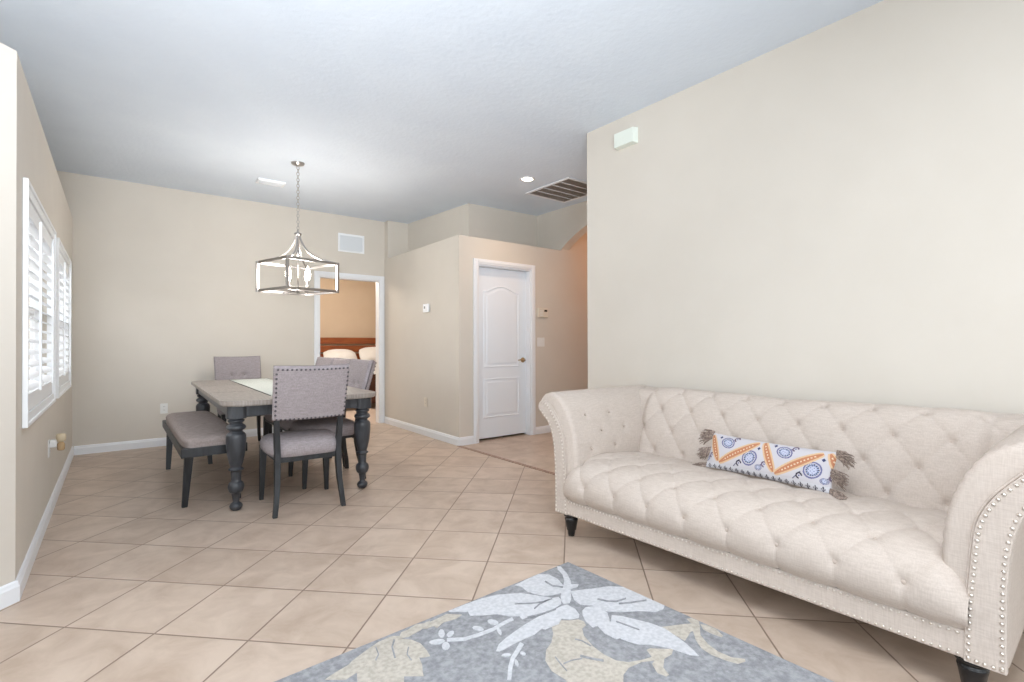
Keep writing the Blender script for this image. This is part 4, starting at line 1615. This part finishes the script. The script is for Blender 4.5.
bm = B()
NU, NVp = 300, 96
for side in (-1, 1):
    def f(u, v, side=side):
        x, y = (u - .5) * 2, (v - .5) * 2
        px = x * HXP * (1 - .035 * (1 - y * y) * abs(x) ** 3)
        py = y * HYP * (1 - .07 * (1 - x * x) * abs(y) ** 3)
        t = THP * ((1 - abs(x) ** 4) ** .6) * ((1 - abs(y) ** 2.4) ** .6)
        t += .004 * noise.noise(Vector((x * 3, y * 1.5, side * 2))) * (1 - x ** 4) * (1 - y ** 2)
        return PM @ Vector((px, py, side * t))
    grid(bm, NU if side > 0 else 100, NVp if side > 0 else 30, f)
cl = bm.loops.layers.color.new('print')
PMi = PM.inverted()
for fc in bm.faces:
    p = PMi @ fc.calc_center_median()
    col = print_colour(p.x, p.y) if p.z > -.0005 else (.80, .80, .82)
    for lp in fc.loops:
        lp[cl] = (*col, 1)
M_print = new_mat('printed_cotton', (.8, .8, .8, 1), .9)
at = N(M_print, 'ShaderNodeVertexColor')
at.layer_name = 'print'
L(M_print, at.outputs[0], bsdf(M_print).inputs['Base Color'])
cover = obj('cover', bm, M_print, pill, smooth=True)
M_tas = noise_mat('brown_tassel_yarn', (.17, .125, .105, 1), (.40, .32, .27, 1), 120, .95)
rnd = random.Random(4)
for sx in (-1, 1):
    for sy, dz in ((.92, 0), (.0, 0), (-.92, 0)):
        bm = B()
        ox, oy = sx * (HXP - .008 - (.012 if sy == 0 else 0)), sy * HYP
        for k in range(95):
            a = rnd.uniform(-.62, .62)
            ln = rnd.uniform(.045, .078)
            w = rnd.uniform(-.022, .022)
            zz = rnd.uniform(-.014, .018)
            dirv = Vector((sx * math.cos(a), math.sin(a) * .7 - .30 + sy * .10, rnd.uniform(-.25, .35)))
            p0 = Vector((ox, oy + w * .8, zz * .5))
            pts = [p0 + dirv * ln * t + Vector((0, -.012 * t * t, 0)) + Vector((rnd.uniform(-1, 1), rnd.uniform(-1, 1), rnd.uniform(-1, 1))) * .0035 * t for t in (0, .35, .7, 1)]
            pts = [Vector(PM @ p) for p in pts]
            for p in pts:
                p.z = max(p.z, .006)
            tube(bm, pts, [.0022, .0026, .0024, .0014], 5)
        obj('tassel', bm, M_tas, pill, smooth=True)

# ------------------------------------------------------------------ rug
rug_o = Vector((1.875, 1.907, 0))
RW, RL = 2.3, 3.2
M_rug = noise_mat('grey_rug_pile', (.24, .245, .26, 1), (.36, .365, .38, 1), 48, 1.0, detail=8, bump=.6, bscale=220, bdist=.004, spec=.05)
M_rugw = noise_mat('pale_rug_pile', (.50, .51, .535, 1), (.61, .615, .64, 1), 60, 1.0, detail=4, bump=.5, bscale=220, bdist=.003, spec=.05)
M_rugb = noise_mat('cream_rug_pile', (.42, .385, .335, 1), (.54, .50, .44, 1), 60, 1.0, detail=4, bump=.5, bscale=220, bdist=.003, spec=.05)
bm = B()
box(bm, -RW, 0, -RL, 0, .001, .011)


def rug_tf(sets, rot, dx, dy):
    c, s = math.cos(rot), math.sin(rot)
    out = []
    for P in sets:
        Q = [(c * u - s * v + dx, s * u + c * v + dy) for u, v in P]
        if all(-RW + .01 < u < 0 and -RL + .01 < v < 0 for u, v in Q):
            out.append(Q)
    return out


for rot, dx, dy in ((0, 0, 0), (PI, -1.75, -2.0), (0, -.15, -1.95), (PI, -2.0, -3.2)):
    for q, P in enumerate(rug_tf(RUG_BEIGE, rot, dx, dy)):
        prism(bm, P, .0105, .0120 + .00012 * q, mi=2)
    for q, P in enumerate(rug_tf(RUG_WHITE, rot, dx, dy)):
        prism(bm, P, .0105, .0130 + .00009 * q, mi=1)
    for P in rug_tf(RUG_VEIN, rot, dx, dy):
        prism(bm, P, .0130, .0152, mi=0)
    for P in rug_tf(RUG_VEINB, rot, dx, dy):
        prism(bm, P, .0115, .0134, mi=0)
o = obj('area_rug', bm, [M_rug, M_rugw, M_rugb], None, loc=rug_o)
o.rotation_euler = (0, 0, R(2))
tag(o, 'grey area rug with white and cream floral pattern on the tile before the sofa', 'rug')
